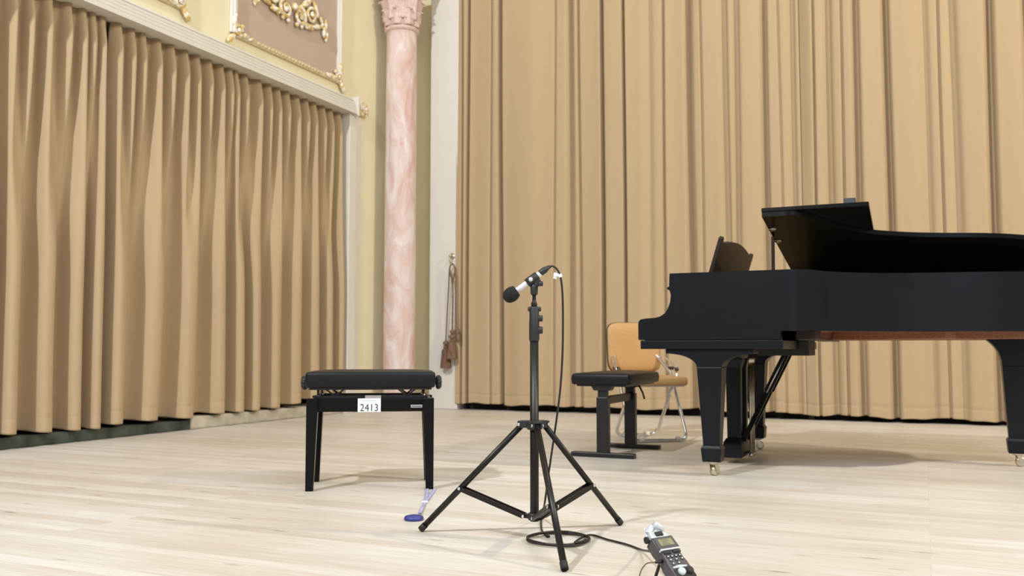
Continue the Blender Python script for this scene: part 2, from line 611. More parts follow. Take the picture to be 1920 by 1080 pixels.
def panel(y0, y1, z0, z1, label, motif):
    t = thing('wall_panel', label, 'wall panel', (LW, (y0 + y1) / 2, z0), 0, 'framed mauve panels above the lintel')
    b = MB(t.location)
    b.box((LW - 0.005, y0, z0), (LW + 0.006, y1, z1))
    b.build('field', M['mauve'], t)
    b = MB(t.location)
    for yy in (y0, y1):
        b.box((LW, yy - 0.035, z0), (LW + 0.03, yy + 0.035, z1))
        b.box((LW, yy - 0.016, z0), (LW + 0.045, yy + 0.016, z1))
    b.build('side_moulding', M['white'], t, bevel=0.008)
    b = MB(t.location)
    for zz in (z0, z1):
        b.box((LW, y0, zz - 0.022), (LW + 0.026, y1, zz + 0.022))
        n = int((y1 - y0) / 0.045)
        for i in range(n):
            b.ball((LW + 0.026, y0 + (i + 0.5) * (y1 - y0) / n, zz), 0.014, 8, (0.8, 1.3, 1))
    b.build('beaded_moulding', mat('beige_gilt', (0.62, 0.50, 0.30), 0.45, var=0.25, scale=60), t)
    for yy, sy in ((y0, 1), (y1, -1)):
        for zz, sz in ((z0, 1), (z1, -1)):
            b = MB(t.location)
            corner(b, yy, zz, sy, sz)
            b.build('corner_ornament', M['gilt'], t)
    if motif:
        cy, cz = (y0 + y1) / 2, z0 + 0.46
        b = MB(t.location)
        # palmette in the middle
        for k in range(-3, 4):
            a = PI / 2 + k * 0.36
            leaf(b, cy + 0.15 * math.cos(a), cz + 0.10 + 0.16 * math.sin(a), a, 0.22, 0.055)
        spiral(b, cy - 0.10, cz - 0.04, 0.085, 1.6, 1, th=0.02, ph=PI / 2)
        spiral(b, cy + 0.10, cz - 0.04, 0.085, 1.6, -1, th=0.02, ph=PI / 2)
        b.ball((LW + 0.05, cy, cz + 0.01), 0.035, 12)
        for s in (-1, 1):
            spiral(b, cy + s * 0.27, cz + 0.02, 0.075, 1.5, s, th=0.017, ph=PI / 2 - s * 0.6)
            leaf(b, cy + s * 0.19, cz + 0.11, PI / 2 - s * 0.9, 0.2, 0.06)
            leaf(b, cy + s * 0.33, cz + 0.10, PI / 2 + s * 0.5, 0.17, 0.055)
            leaf(b, cy + s * 0.22, cz - 0.09, -s * 0.4 + 0.3 * s, 0.17, 0.05)
            leaf(b, cy + s * 0.36, cz - 0.05, s * 0.3, 0.15, 0.05)
            for k in range(5):
                b.ball((LW + 0.03, cy + s * (0.40 + 0.016 * k), cz + 0.04 - 0.02 * k - 0.002 * k * k), 0.021 - 0.0012 * k, 10)
            leaf(b, cy + s * 0.475, cz - 0.01, PI / 2 - s * 0.25, 0.15, 0.05)
            leaf(b, cy + s * 0.455, cz - 0.09, PI / 2 + s * 0.45, 0.085, 0.035)
            leaf(b, cy + s * 0.495, cz - 0.10, PI / 2 - s * 0.1, 0.11, 0.032)
            for k in range(4):
                b.ball((LW + 0.03, cy + s * (0.06 + 0.07 * k), cz - 0.13 + 0.012 * k * k * 0.5), 0.02, 10, (0.8, 1.3, 1))
        b.build('relief', M['gilt'], t)
    return t


panel(5.60, 7.06, 3.155, 4.45, 'mauve wall panel with gilded relief, next to the marble column', True)
panel(3.45, 5.035, 3.175, 4.45, 'wall panel of which only one gilded corner shows at the top edge of the photo', True)

# ------------------------------------------------------------------ column
cx, cy = -4.775, 7.80
col = thing('column', 'pink marble column with leafy carved capital in the corner of the room', 'column', (cx, cy, 0))
b = MB()
pr = []
for i in range(25):
    t = i / 24
    pr.append((0.1585 - 0.006 * t ** 2, 0.06 + 3.78 * t))
b.lathe(pr, n=48)
b.build('shaft', M['marble'], col)
b = MB()
b.lathe([(0.17, 0), (0.172, 0.01), (0.172, 0.035), (0.165, 0.05), (0.159, 0.06)], n=48)
b.build('base', M['capital'], col)
b = MB()
b.lathe([(0.153, 3.82), (0.166, 3.83), (0.176, 3.842), (0.176, 3.852), (0.166, 3.864), (0.156, 3.87)], n=48)
b.build('astragal', M['capital'], col)
cap = MB()
cap.lathe([(0.156, 3.868), (0.165, 3.95), (0.175, 4.05), (0.195, 4.15), (0.225, 4.25), (0.26, 4.32)], n=48)
cap.build('capital', M['capital'], col)
capob = col.children[-1] if col.children else None


def acanthus(ang, z0, h, r0, out, wd):
    b = MB()
    vs, fs = [], []
    nu, nv = 9, 12
    for j in range(nv + 1):
        v = j / nv
        rad = r0 + 0.012 + out * max(0, v - 0.45) ** 1.6 * 2.4
        z = z0 + h * (v if v < 0.85 else 0.85 - (v - 0.85) * 0.9)
        half = wd * (0.75 + 0.5 * math.sin(PI * min(1, v * 1.05)) - 0.72 * v ** 3) * (1 + 0.14 * math.sin(v * 30))
        for i in range(nu):
            u = (i / (nu - 1)) * 2 - 1
            rr = rad - 0.022 * u * u + 0.009 * math.cos(u * 8)
            a = ang + u * half / rad
            vs.append((rr * math.cos(a), rr * math.sin(a), z))
    for j in range(nv):
        for i in range(nu - 1):
            fs.append((j * nu + i, j * nu + i + 1, (j + 1) * nu + i + 1, (j + 1) * nu + i))
    b.add(vs, fs, True)
    return b


lv = MB()
for k in range(8):
    q = acanthus(k * PI / 4 + 0.2, 3.872, 0.20, 0.158, 0.06, 0.052)
    lv.add(q.v, q.f, True)
    q = acanthus(k * PI / 4 + 0.2 + PI / 8, 3.93, 0.27, 0.163, 0.075, 0.05)
    lv.add(q.v, q.f, True)
for k in range(4):
    a = k * PI / 2 + PI / 4 + 0.1
    for s in (-1, 1):
        pts, rs = [], []
        for i in range(30):
            t = i / 29
            th = t * 1.5 * 2 * PI
            rr = 0.05 * (1 - 0.8 * t)
            d = 0.255 + rr * math.cos(th)
            pts.append((d * math.cos(a + s * 0.07), d * math.sin(a + s * 0.07), 4.27 + rr * math.sin(th)))
            rs.append(0.016 * (1 - 0.5 * t))
        lv.tube(pts, rs, 8)
lo = lv.build('acanthus_leaves', M['capital'], col)
sm = lo.modifiers.new('solid', 'SOLIDIFY')
sm.thickness = 0.012
b = MB()
b.box((-0.27, -0.27, 4.32), (0.27, 0.27, 4.40))
b.build('abacus', M['capital'], col, bevel=0.015)


# ---------------------------------------------------------------- curtains
def smoothstep(a, b, x):
    t = max(0, min(1, (x - a) / (b - a)))
    return t * t * (3 - 2 * t)


def ridge_h(s, R, pw):
    # R: sorted ridge positions; 1 on ridges, 0 in valleys
    import bisect
    i = bisect.bisect_right(R, s) - 1
    i = max(0, min(len(R) - 2, i))
    t = (s - R[i]) / (R[i + 1] - R[i])
    t = max(0, min(1, t))
    dep = min(1.0, (R[i + 1] - R[i]) / 0.13)
    return 1 - dep * abs(math.sin(PI * t)) ** pw, t


def left_curtain(label, y0, y1, top, bot, seed):
    rnd = random.Random(seed)
    R0 = sorted([onX(p, 300, -5.06).y for p in top])
    R1 = sorted([onX(p, 760, -5.06).y for p in bot])
    for R in (R0, R1):
        while R[0] > y0:
            R.insert(0, R[0] - 0.15 - 0.05 * rnd.random())
        while R[-1] < y1:
            R.append(R[-1] + 0.15 + 0.05 * rnd.random())
    ns = int((y1 - y0) / 0.0075)
    zs = [0.0, 0.012, 0.05, 0.085, 0.092, 0.099, 0.12] + [0.12 + 2.70 * (i / 44) for i in range(1, 45)]
    vs, fs = [], []
    ph = [rnd.random() * 6 for _ in range(6)]
    for k, zz in enumerate(zs):
        for i in range(ns + 1):
            s = y0 + (y1 - y0) * i / ns
            t = zz / 2.82
            w = smoothstep(0.35, 0.95, t)
            sl = 0.02 * math.sin(s * 2.1 + ph[0] + t * 2.4) + 0.012 * math.sin(s * 5.3 + ph[1] - t * 3.2)
            h0, t0 = ridge_h(s, R0, 1.15)
            h1, t1 = ridge_h(s + sl * (1 - t), R1, 2.5)
            h = h0 * w + h1 * (1 - w)
            dep = 0.135 * w + 0.18 * (1 - w)
            if t > 0.93:                      # gathered heading tape
                dep *= 1 - 0.55 * (t - 0.93) / 0.07
            bulge = 0.016 * (1 - w) * math.sin(4 * PI * t1) * 0.5 + 0.012 * w * math.sin(4 * PI * t0) * 0.5
            x = -5.10 + dep * (h - 0.44) + 0.006 * math.sin(s * 31 + t * 4 + ph[2]) * (1 - t)
            if 0.088 < zz < 0.096:
                x -= 0.002
            hem = 0.088 + 0.010 * math.sin(s * 3.1 + ph[3]) + 0.012 * (1 - h)
            if s > 5.35:
                hem += 0.025 * smoothstep(5.35, 5.45, s)
            if s > 6.3:
                hem += 0.05 * smoothstep(6.3, 7.0, s)
            z = hem + zz * (2.895 - hem) / 2.82
            vs.append((x, s + bulge - 0.016 * h, z))
    for k in range(len(zs) - 1):
        for i in range(ns):
            a = k * (ns + 1) + i
            fs.append((a, a + 1, a + ns + 2, a + ns + 1))
    b = MB()
    b.add(vs, fs, True)
    o = b.build('curtain', M['curtain'])
    so = o.modifiers.new('solid', 'SOLIDIFY')
    so.thickness = 0.004
    return tag(o, label, 'curtain', None)


ytA = onX(204, 300, -5.06).y
ytB = onX(209, 300, -5.06).y
left_curtain('beige pleated curtain at the left edge, left of the dark slit', 2.2, ytA,
             [20, 53, 88, 126, 154, 172, 190], [15, 85, 140, 176], 3)
left_curtain('wide beige pleated curtain under the lintel, between the dark slit and the white jamb', ytB, 7.235,
             [222, 247, 268, 297, 323, 349, 371, 394, 416, 433, 444, 462, 488, 507, 524, 541, 560, 577, 592, 609, 623, 638, 651],
             [215, 282, 350, 404, 440, 470, 512, 552, 586, 612, 634, 650], 5)

BCY = 8.16


def back_curtain(label, x0, x1, seed, tucks, zlo, skew=0.0):
    rnd = random.Random(seed)
    V = []
    for (px, wpx, dep) in tucks:
        p = onY(px, 300, BCY)
        q = onY(px + wpx, 300, BCY)
        V.append((p.x, max(0.0075, (q.x - p.x) * 0.5), dep, (rnd.random() - 0.5) * 0.05, rnd.uniform(0.0, 0.5), rnd.random() * 6))
    ns = int((x1 - x0) / 0.0055)
    zs = [0.0, 0.012, 0.06, 0.082, 0.09, 0.098, 0.13] + [0.13 + 5.0 * (i / 30) for i in range(1, 31)]
    ph = [rnd.random() * 6 for _ in range(8)]
    prof = {}

    def shape(s, z):
        t = z / 5.1
        h = 0.018 * math.sin(s * 6.1 + ph[0] + t * 1.2) + 0.007 * math.sin(s * 15 + ph[1] - t * 1.5) + 0.0015 * math.sin(s * 33 + ph[2] + 2 * t)
        sh = 0.0
        for (vx, wv, dep, dr, fade, p) in V:
            c = vx + dr * (0.35 - t) * 0.6 + 0.006 * math.sin(t * 5 + p)
            d = s - c
            ww = wv * (1 + fade * (1 - t) * 0.8)
            if abs(d) < ww * 4:
                g = math.exp(-(d / ww) ** 2)
                h -= (1.55 if dep > 0.05 else 1.25) * dep * g * (1 - 0.25 * fade * (1 - t))
                if dep > 0.03:                     # cloth rolls over the tuck from one side
                    sh += 0.5 * ww * g
        return h, sh

    vs, fs = [], []
    lin, lf = [], []
    for k, zz in enumerate(zs):
        for i in range(ns + 1):
            s = x0 + (x1 - x0) * i / ns
            h, sh = shape(s, zz)
            y = BCY - 0.03 - h
            if 0.085 < zz < 0.095:
                y += 0.003
            hem = zlo(s) + 0.007 * math.sin(s * 9 + ph[3]) + 0.004 * math.sin(s * 23 + ph[4]) - 0.25 * min(0, h) * 0.3
            edge = 0.06 * smoothstep(0.12, 0.0, s - x0)
            vs.append((s + sh, y + edge * 0.6, hem + zz))
    for k in range(len(zs) - 1):
        for i in range(ns):
            a = k * (ns + 1) + i
            fs.append((a, a + 1, a + ns + 2, a + ns + 1))
    b = MB()
    b.add(vs, fs, True)
    o = b.build('curtain', M['curtain'])
    so = o.modifiers.new('solid', 'SOLIDIFY')
    so.thickness = 0.004
    so.offset = 1
    tag(o, label, 'curtain')
    b = MB()
    n2 = int((x1 - x0) / 0.02)
    lz = [0.003, 0.03, 0.08, 0.3, 1.0]
    for zz in lz:
        for i in range(n2 + 1):
            s = x0 + 0.05 + (x1 - x0 - 0.05) * i / n2
            y = BCY + 0.135 + 0.012 * math.sin(s * 9 + ph[5]) + 0.006 * math.sin(s * 21 + ph[6])
            lin.append((s, y, zz))
    for k in range(len(lz) - 1):
        for i in range(n2):
            a = k * (n2 + 1) + i
            lf.append((a, a + 1, a + n2 + 2, a + n2 + 1))
    b.add(lin, lf, True)
    l = b.build('lining', M['lining'], o)
    l['label'] = 'black lining showing below the hem'
    return o


hem_l = lambda s: 0.062 - 0.006 * (s + 4.3) / 3 
back_curtain('tall beige curtain across the back, from the white pilaster to behind the piano keyboard end', -4.33, -0.93, 11,
             [(866, 3, .05), (877, 4, .075), (922, 3, .03), (940, 6, .075), (1041, 3, .028), (1069, 9, .06), (1087, 4, .04), (1131, 5, .08), (1172, 4, .075),
              (1217, 16, .03), (1246, 4, .045), (1295, 11, .07), (1318, 3, .028), (1362, 13, .045), (1382, 12, .045), (1437, 9, .06),
              (1465, 3, .022), (1487, 12, .04), (1512, 9, .055)], hem_l)
back_curtain('tall beige curtain at the right of the back wall, behind the open piano lid', -0.935, 2.6, 12,
             [(1529, 3, .05), (1556, 15, .045), (1582, 3, .035), (1609, 11, .065), (1667, 11, .08), (1735, 20, .035), (1767, 3, .035), (1790, 16, .035),
              (1862, 12, .085), (1930, 12, .06), (1980, 8, .05), (2050, 12, .06), (2110, 9, .05), (2180, 14, .06)], lambda s: 0.045 - 0.008 * (s + 0.9))

# --------------------------------------------------- curtain tie-back, hook
HX = onY(848, 480, 8.15)
hk = thing('wall_hook', 'small brass knob hook on the white pilaster, above the brown rope', 'hook', (HX.x, 8.16, HX.z))
b = MB(hk.location)
b.lathe([(0.03, 0), (0.03, 0.006), (0.012, 0.012), (0.008, 0.03), (0.012, 0.04), (0.018, 0.05), (0.012, 0.062), (0.002, 0.066)], (HX.x, 8.16, HX.z), (0, -1, 0), 20)
b.build('knob', M['brass'], hk)
b = MB(hk.location)
b.tube(smooth_path([(HX.x, 8.155, HX.z - 0.01), (HX.x, 8.135, HX.z - 0.05), (HX.x, 8.115, HX.z - 0.075), (HX.x, 8.095, HX.z - 0.06), (HX.x, 8.09, HX.z - 0.035)], 6), 0.006, 8)
b.build('prong', M['brass'], hk)

tb = thing('curtain_tieback', 'brown rope tie-back with tassels hanging from the hook on the pilaster', 'tie-back', (HX.x, 8.10, 0.43))


def P(px, py, y=8.105):
    return onY(px, py, y)


def twisted(path, r, name, parent):
    pts = smooth_path(path, 10)
    b = MB(parent.location)
    L = 0.0
    for ph in (0, PI):
        q = []
        L = 0
        for i, p in enumerate(pts):
            if i:
                L += (pts[i] - pts[i - 1]).length
            a = L * 130 + ph
            q.append(p + Vector((math.cos(a), math.sin(a), 0)) * r * 0.45)
        b.tube(q, r * 0.72, 6)
    return b.build(name, M['rope'], parent)


twisted([P(836, 640), P(838, 600), P(841, 545), P(843, 505), P(848, 494.5, 8.10), P(853, 505), P(855, 545), P(856, 600), P(857, 625)], 0.008, 'rope', tb)
twisted([P(843, 504, 8.10), P(846, 518, 8.095), P(848.5, 528, 8.09), P(849, 560, 8.09), P(848.5, 595, 8.09), P(848, 628, 8.09)], 0.010, 'rope', tb)
twisted([P(853, 504, 8.10), P(851, 518, 8.08), P(849, 528, 8.08)], 0.008, 'rope', tb)


def tassel(p, ln, parent):
    b = MB(parent.location)
    b.ball(p + Vector((0, 0, -0.02)), 0.03, 14, (1, 1, 0.9))
    b.lathe([(0.018, -0.045), (0.026, -0.05), (0.026, -0.062), (0.018, -0.068)], p, n=16)
    b.build('tassel_head', M['rope'], parent)
    b = MB(parent.location)
    vs, fs = [], []
    n = 40
    prof = [(0.02, -0.066), (0.036, -0.085), (0.041, -0.11), (0.041, -0.13)] + [(0.041 + 0.013 * k / 5, -0.13 - (ln - 0.13) * k / 5) for k in range(1, 6)]
    for r, h in prof:
        for j in range(n):
            a = 2 * PI * j / n
            rr = r * (1 + 0.05 * (j % 2))
            vs.append(p + Vector((rr * math.cos(a), rr * math.sin(a), h - (0.006 * ((j * 7) % 3) if h < -ln + 0.005 else 0))))
    for i in range(len(prof) - 1):
        for j in range(n):
            fs.append((i * n + j, i * n + (j + 1) % n, (i + 1) * n + (j + 1) % n, (i + 1) * n + j))
    b.add(vs, fs, True)
    b.build('tassel_fringe', M['tassel'], parent)


tassel(P(836, 640), 0.265, tb)
tassel(P(847, 628, 8.085), 0.235, tb)
b = MB(tb.location)
q = P(858, 622)
b.ball(q, 0.028, 12, (0.9, 0.9, 1.4))
b.ball(q + Vector((0.005, 0, -0.06)), 0.03, 12, (0.8, 0.8, 1.5))
b.ball(P(848, 622, 8.09), 0.026, 12)
b.build('knot', M['rope'], tb)

# ------------------------------------------------------------- grand piano
PO = Vector((-0.94, 5.03, 0))
pno = thing('grand_piano', 'black grand piano with the lid raised, its keyboard end on the left', 'piano', PO)
Y0, Y1 = 4.31, 5.75


def pb():
    return MB(PO)


# plan of the rim (outer), from the keyboard end along the near side, round the tail and back
near = [(-0.60, Y0), (-0.54, 4.313), (-0.49, 4.345), (-0.44, 4.43), (-0.385, 4.525), (-0.30, 4.62), (-0.19, 4.695), (-0.05, 4.755), (0.10, 4.795), (0.27, 4.83),
        (0.40, 4.875), (0.52, 4.945), (0.62, 5.05), (0.68, 5.18), (0.70, 5.33), (0.685, 5.48), (0.63, 5.61), (0.53, 5.70), (0.40, 5.745), (0.25, Y1), (-0.60, Y1)]
plan = [(p.x, p.y) for p in smooth_path([(x, y, 0) for x, y in near], 6)]


def inset(poly, d):
    out = []
    n = len(poly)
    for i in range(n):
        a = Vector(poly[max(0, i - 1)])
        b = Vector(poly[min(n - 1, i + 1)])
        t = (b - a).normalized()
        out.append((poly[i][0] - t.y * d, poly[i][1] + t.x * d))
    return out


inn = inset(plan, 0.06)
CH = [(-1.268, 0.648), (-1.275, 0.652), (-1.275, 0.728), (-1.271, 0.741), (-1.262, 0.749), (-1.24, 0.753), (-1.19, 0.756), (-1.165, 0.762), (-1.143, 0.776), (-1.126, 0.80), (-1.115, 0.83),
      (-1.111, 0.86), (-1.114, 0.882), (-1.120, 0.890), (-1.129, 0.893), (-1.129, 0.902), (-1.119, 0.906), (-1.116, 0.97), (-0.60, 0.97), (-0.60, 0.648)]
b = pb()
b.prism(CH, 1, Y0, Y0 + 0.06)
b.prism(CH, 1, Y1 - 0.06, Y1)
vs, fs = [], []
n = len(plan)
for (o_, i_) in zip(plan, inn):
    vs += [(o_[0], o_[1], 0.688), (o_[0], o_[1], 0.97), (i_[0], i_[1], 0.97), (i_[0], i_[1], 0.688)]
for i in range(n - 1):
    for j in range(4):
        a = i * 4 + j
        a2 = i * 4 + (j + 1) % 4
        fs.append((a, a2, a2 + 4, a + 4))
fs += [(0, 1, 2, 3), tuple((n - 1) * 4 + k for k in (3, 2, 1, 0))]
b.add(vs, fs, False)
rim = b.build('case', M['piano'], pno, auto=30)
# keybed
b = pb()
b.box((-1.266, Y0 + 0.004, 0.604), (-0.59, Y1 - 0.004, 0.646))
b.build('keybed', M['piano'], pno, bevel=0.003)
b = pb()
b.box((-1.262, Y0 + 0.061, 0.646), (-1.235, Y1 - 0.061, 0.70))
b.build('key_slip', M['piano'], pno, bevel=0.003)
for ya, yb in ((Y0 + 0.061, Y0 + 0.11), (Y1 - 0.11, Y1 - 0.061)):
    b = pb()
    b.box((-1.258, ya, 0.70), (-1.09, yb, 0.742))
    b.build('key_block', M['piano'], pno, bevel=0.004)
b = pb()
KW = (Y1 - Y0 - 0.22) / 52
for k in range(52):
    b.box((-1.25, Y0 + 0.11 + k * KW + 0.0006, 0.70), (-1.10, Y0 + 0.11 + (k + 1) * KW - 0.0006, 0.722))
kb = b.build('white_keys', M['ivory'], pno, bevel=0.001)
b = pb()
for k in range(52):
    if (k % 7) in (0, 2, 3, 5, 6) and k < 51:
        yy = Y1 - 0.11 - (k + 1) * KW
        b.box((-1.20, yy - 0.005, 0.722), (-1.10, yy + 0.005, 0.734))
b.build('black_keys', M['gloss'], pno, bevel=0.0015)
b = pb()
b.prism([(-1.098, 0.70), (-1.085, 0.70), (-1.07, 0.90), (-1.083, 0.905), (-1.10, 0.80)], 1, Y0 + 0.062, Y1 - 0.062)
b.build('fallboard', M['gloss'], pno, bevel=0.003)
b = pb()
b.box((-1.085, Y0 + 0.062, 0.905), (-1.03, Y1 - 0.062, 0.945))
b.build('name_rail', M['piano'], pno, bevel=0.003)
# soundboard, frame and beams
inner2 = inset(plan, 0.058)
b = pb()
b.prism([(-0.60, Y0 + 0.06)] + inner2 + [(-0.60, Y1 - 0.06)], 2, 0.775, 0.785)
b.build('soundboard', M['spruce'], pno)
b = pb()
inner3 = inset(plan, 0.075)
b.prism([(-1.0, Y0 + 0.07), (-0.62, Y0 + 0.07)] + inner3 + [(-0.62, Y1 - 0.07), (-1.0, Y1 - 0.07)], 2, 0.87, 0.885)
b.build('iron_plate', M['iron'], pno, bevel=0.003)
b = pb()
b.bar((-0.50, 4.62, 0.708), (-0.50, 5.68, 0.708), 0.09, 0.10)
b.bar((-0.46, 5.25, 0.703), (0.12, 4.87, 0.703), 0.085, 0.10)
b.bar((-0.46, 5.33, 0.703), (0.45, 4.98, 0.703), 0.085, 0.10)
b.bar((-0.46, 5.42, 0.703), (0.66, 5.42, 0.703), 0.085, 0.10)
b.bar((-0.46, 5.60, 0.703), (0.50, 5.60, 0.703), 0.085, 0.10)
b.build('back_beams', M['redwood'], pno, bevel=0.004)
b = pb()
vs, fs = [], []
i2 = inset(plan, 0.061)
i3 = inset(plan, 0.066)
for (o_, i_) in zip(i2, i3):
    vs += [(o_[0], o_[1], 0.690), (o_[0], o_[1], 0.774), (i_[0], i_[1], 0.774), (i_[0], i_[1], 0.690)]
fs = []
for i in range(n - 1):
    for j in range(4):
        a = i * 4 + j
        a2 = i * 4 + (j + 1) % 4
        fs.append((a, a2, a2 + 4, a + 4))
b.add(vs, fs)
b.build('inner_rim', M['redwood'], pno)


# legs with brass casters
def caster(c, parent, ang):
    b = MB(PO)
    c = Vector(c)
    b.lathe([(0.012, 0.085), (0.012, 0.055)], c, n=14)
    b.lathe([(0.026, 0.072), (0.030, 0.066), (0.024, 0.058)], c, n=18)
    d = Vector((math.cos(ang), math.sin(ang), 0))
    s = Vector((-d.y, d.x, 0))
    w0 = c + d * 0.012
    for k in (-1, 1):
        b.bar(c + s * 0.017 * k + Vector((0, 0, 0.06)), w0 + s * 0.017 * k + Vector((0, 0, 0.024)), 0.005, 0.02, up=d)
    b.build('caster', M['brass'], parent)
    b = MB(PO)
    b.lathe([(0.016, -0.014), (0.024, -0.012), (0.025, 0), (0.024, 0.012), (0.016, 0.014)], w0 + Vector((0, 0, 0.025)), s, 20)
    b.build('caster_wheel', M['brass'], parent)


def piano_leg(x, y, top, ang, near_wing=True):
    b = MB(PO)
    z1 = 0.518
    wing = 0.205
    # bracket: two concave quarter curves spreading from the leg to the underside
    left = [(x - 0.060, z1)]
    right = [(x + 0.060, z1)]
    for k in range(1, 11):
        t = k / 10
        a = t * PI / 2
        dx = (wing - 0.055) * (1 - math.cos(a))
        dz = (top - 0.022 - z1) * math.sin(a)
        left.append((x - 0.060 - dx, z1 + dz))
        right.append((x + 0.060 + dx, z1 + dz))
    poly = left + [(left[-1][0], top)] + [(right[-1][0], top)] + right[::-1]
    b.prism(poly, 1, y - 0.062, y + 0.062)
    b.taper((x, y, 0.145), (0.078, 0.078), (x, y, z1), (0.120, 0.120))
    b.taper((x, y, 0.132), (0.098, 0.098), (x, y, 0.147), (0.080, 0.080))
    b.taper((x, y, 0.068), (0.086, 0.086), (x, y, 0.134), (0.098, 0.098))
    o = b.build('leg', M['piano'], pno, bevel=0.003)
    caster((x, y, 0), o, ang)
    return o


piano_leg(-0.935, 4.392, 0.604, 1.2)
piano_leg(-0.935, 5.668, 0.604, 0.3)
piano_leg(0.425, 5.39, 0.70, 0.2)
b = pb()
b.box((0.24, 5.20, 0.665), (0.62, 5.58, 0.70))
b.build('leg_plate', M['piano'], pno, bevel=0.003)

# pedal lyre
LX = -0.935
b = pb()
b.box((LX - 0.052, 4.885, 0.030), (LX + 0.045, 5.175, 0.105))
b.taper((LX - 0.004, 5.03, 0.105), (0.10, 0.29), (LX - 0.004, 5.03, 0.132), (0.07, 0.25))
b.box((LX - 0.04, 4.90, 0.55), (LX + 0.04, 5.16, 0.606))
for yy in (4.945, 5.115):
    b.taper((LX, yy, 0.50), (0.078, 0.05), (LX, yy, 0.552), (0.11, 0.09))
    b.taper((LX, yy, 0.13), (0.072, 0.045), (LX, yy, 0.51), (0.080, 0.05))
ly = b.build('lyre', M['piano'], pno, bevel=0.004)
for k in range(3):
    yy = 5.03 + (k - 1) * 0.05
    b = pb()
    b.tube([(LX + 0.078, yy, 0.04), (LX + 0.078, yy, 0.55)], 0.0055, 10)
    b.lathe([(0.006, 0.0), (0.012, 0.004), (0.012, 0.016), (0.006, 0.02)], (LX + 0.078, yy, 0.03), n=14)
    b.lathe([(0.006, 0.0), (0.010, 0.004), (0.010, 0.03), (0.006, 0.034)], (LX + 0.078, yy, 0.53), n=14)
    b.tube([(LX + 0.035, yy, 0.045), (LX + 0.09, yy, 0.045)], 0.006, 8)
    b.build('pedal_rod', M['brass'], ly)
    b = pb()
    b.tube([(LX - 0.03, yy, 0.062), (LX - 0.09, yy, 0.064), (LX - 0.13, yy, 0.058), (LX - 0.175, yy, 0.046)], [0.007, 0.008, 0.012, 0.013], 10)
    b.build('pedal', M['brass'], ly)
for yy in (4.975, 5.085):
    b = pb()
    b.bar((-0.655, yy, 0.60), (-0.765, yy, 0.38), 0.016, 0.036, up=(1, 0, 0.6))
    b.bar((-0.765, yy, 0.38), (-0.895, yy, 0.115), 0.013, 0.026, up=(1, 0, 0.6))
    b.build('lyre_brace', M['gloss'], pno, bevel=0.002)
    b = pb()
    b.tube([(-0.672, yy - 0.012, 0.565), (-0.768, yy - 0.012, 0.372)], 0.004, 8)
    b.build('brace_rod', M['steel'], pno)
b = pb()
b.box((-0.80, 4.88, 0.570), (-0.54, 5.18, 0.604))
b.box((-0.61, 4.88, 0.60), (-0.54, 5.18, 0.68))
b.build('brace_block', M['rubber'], pno, bevel=0.003)
b = pb()
b.box((-0.545, 4.42, 0.648), (-0.455, 5.69, 0.69))
b.build('belly_rail', M['pbrown'], pno, bevel=0.003)

# raised lid, hinged along the far side, with the front flap folded back on it
LA = math.radians(9.6)
HZ = 0.978


def lidm(z):      # lid-plane transform: lid lies flat at height z above the hinge, then is turned up about the far edge
    return Matrix.Translation((0, Y1 + 0.005, HZ)) @ Matrix.Rotation(-LA, 4, 'X') @ Matrix.Translation((0, -(Y1 + 0.005), z))


LFX = -0.675
out = inset(plan, -0.012)
out = [p for p in out if p[0] > -0.59 and not (p[1] > 5.7 and p[0] < 0.3)]
lidpoly = [(LFX, Y0 - 0.012)] + out + [(0.25, Y1 + 0.005), (LFX, Y1 + 0.005)]
b = pb()
b.prism(lidpoly, 2, 0.0, 0.022, lidm(0))
lid = b.build('lid', M['gloss'], pno, auto=30)
b = pb()
b.box((LFX - 0.003, Y0 - 0.014, 0.0), (LFX + 0.468, Y1 - 0.02, 0.020), lidm(0.0235))
b.build('front_flap', M['gloss'], lid, bevel=0.004)
b = pb()
b.box((-0.315, Y0 + 0.01, 0.0), (-0.265, Y0 + 0.05, 0.030), lidm(0.0435))
b.build('bumper_block', M['bplastic'], lid, bevel=0.003)
for px, py in ((1449, 430), (1460, 452)):
    # find where the line of sight meets the underside of the lid
    r = ray(px, py)
    nrm = Vector((0, math.sin(LA), math.cos(LA)))
    t = nrm.dot(Vector((0, Y1 + 0.005, HZ)) - Vector((0, 0, CAMZ))) / nrm.dot(r)
    p = Vector((0, 0, CAMZ)) + r * t
    b = pb()
    b.lathe([(0.020, 0.0), (0.020, 0.004), (0.012, 0.008), (0.002, 0.010)], p, -nrm, 18)
    b.build('prop_cup', M['chrome'], lid)
for xx in (-0.4, 0.1):
    b = pb()
    b.box((xx - 0.05, Y1 - 0.002, 0.955), (xx + 0.05, Y1 + 0.008, 0.985))
    b.build('hinge', M['brass'], pno, bevel=0.002)
b = pb()
b.bar((-0.672, 4.62, 0.90), (-0.672, 4.635, 1.164), 0.014, 0.018)
b.build('lid_prop', M['pbrown'], pno, bevel=0.002)

# music desk
md = Matrix.Translation((-0.978, 5.005, 0.955)) @ Matrix.Rotation(math.radians(17), 4, 'Y')
top = [(-0.455, 0.0), (-0.455, 0.215), (-0.437, 0.226), (-0.418, 0.222), (-0.408, 0.200)]
for k in range(0, 19):
    t = k / 18
    top.append((-0.395 + 0.79 * t, 0.199 + 0.034 * math.sin(PI * t)))
top += [(0.408, 0.203), (0.418, 0.216), (0.435, 0.222), (0.455, 0.215), (0.455, 0.0)]
b = pb()
b.prism(top, 0, -0.010, 0.010, md)
dk = b.build('music_desk', M['pbrown'], pno, bevel=0.003)
b = pb()
b.box((-1.06, 4.50, 0.945), (-0.80, 5.51, 0.962))
b.build('desk_slide', M['piano'], pno, bevel=0.003)


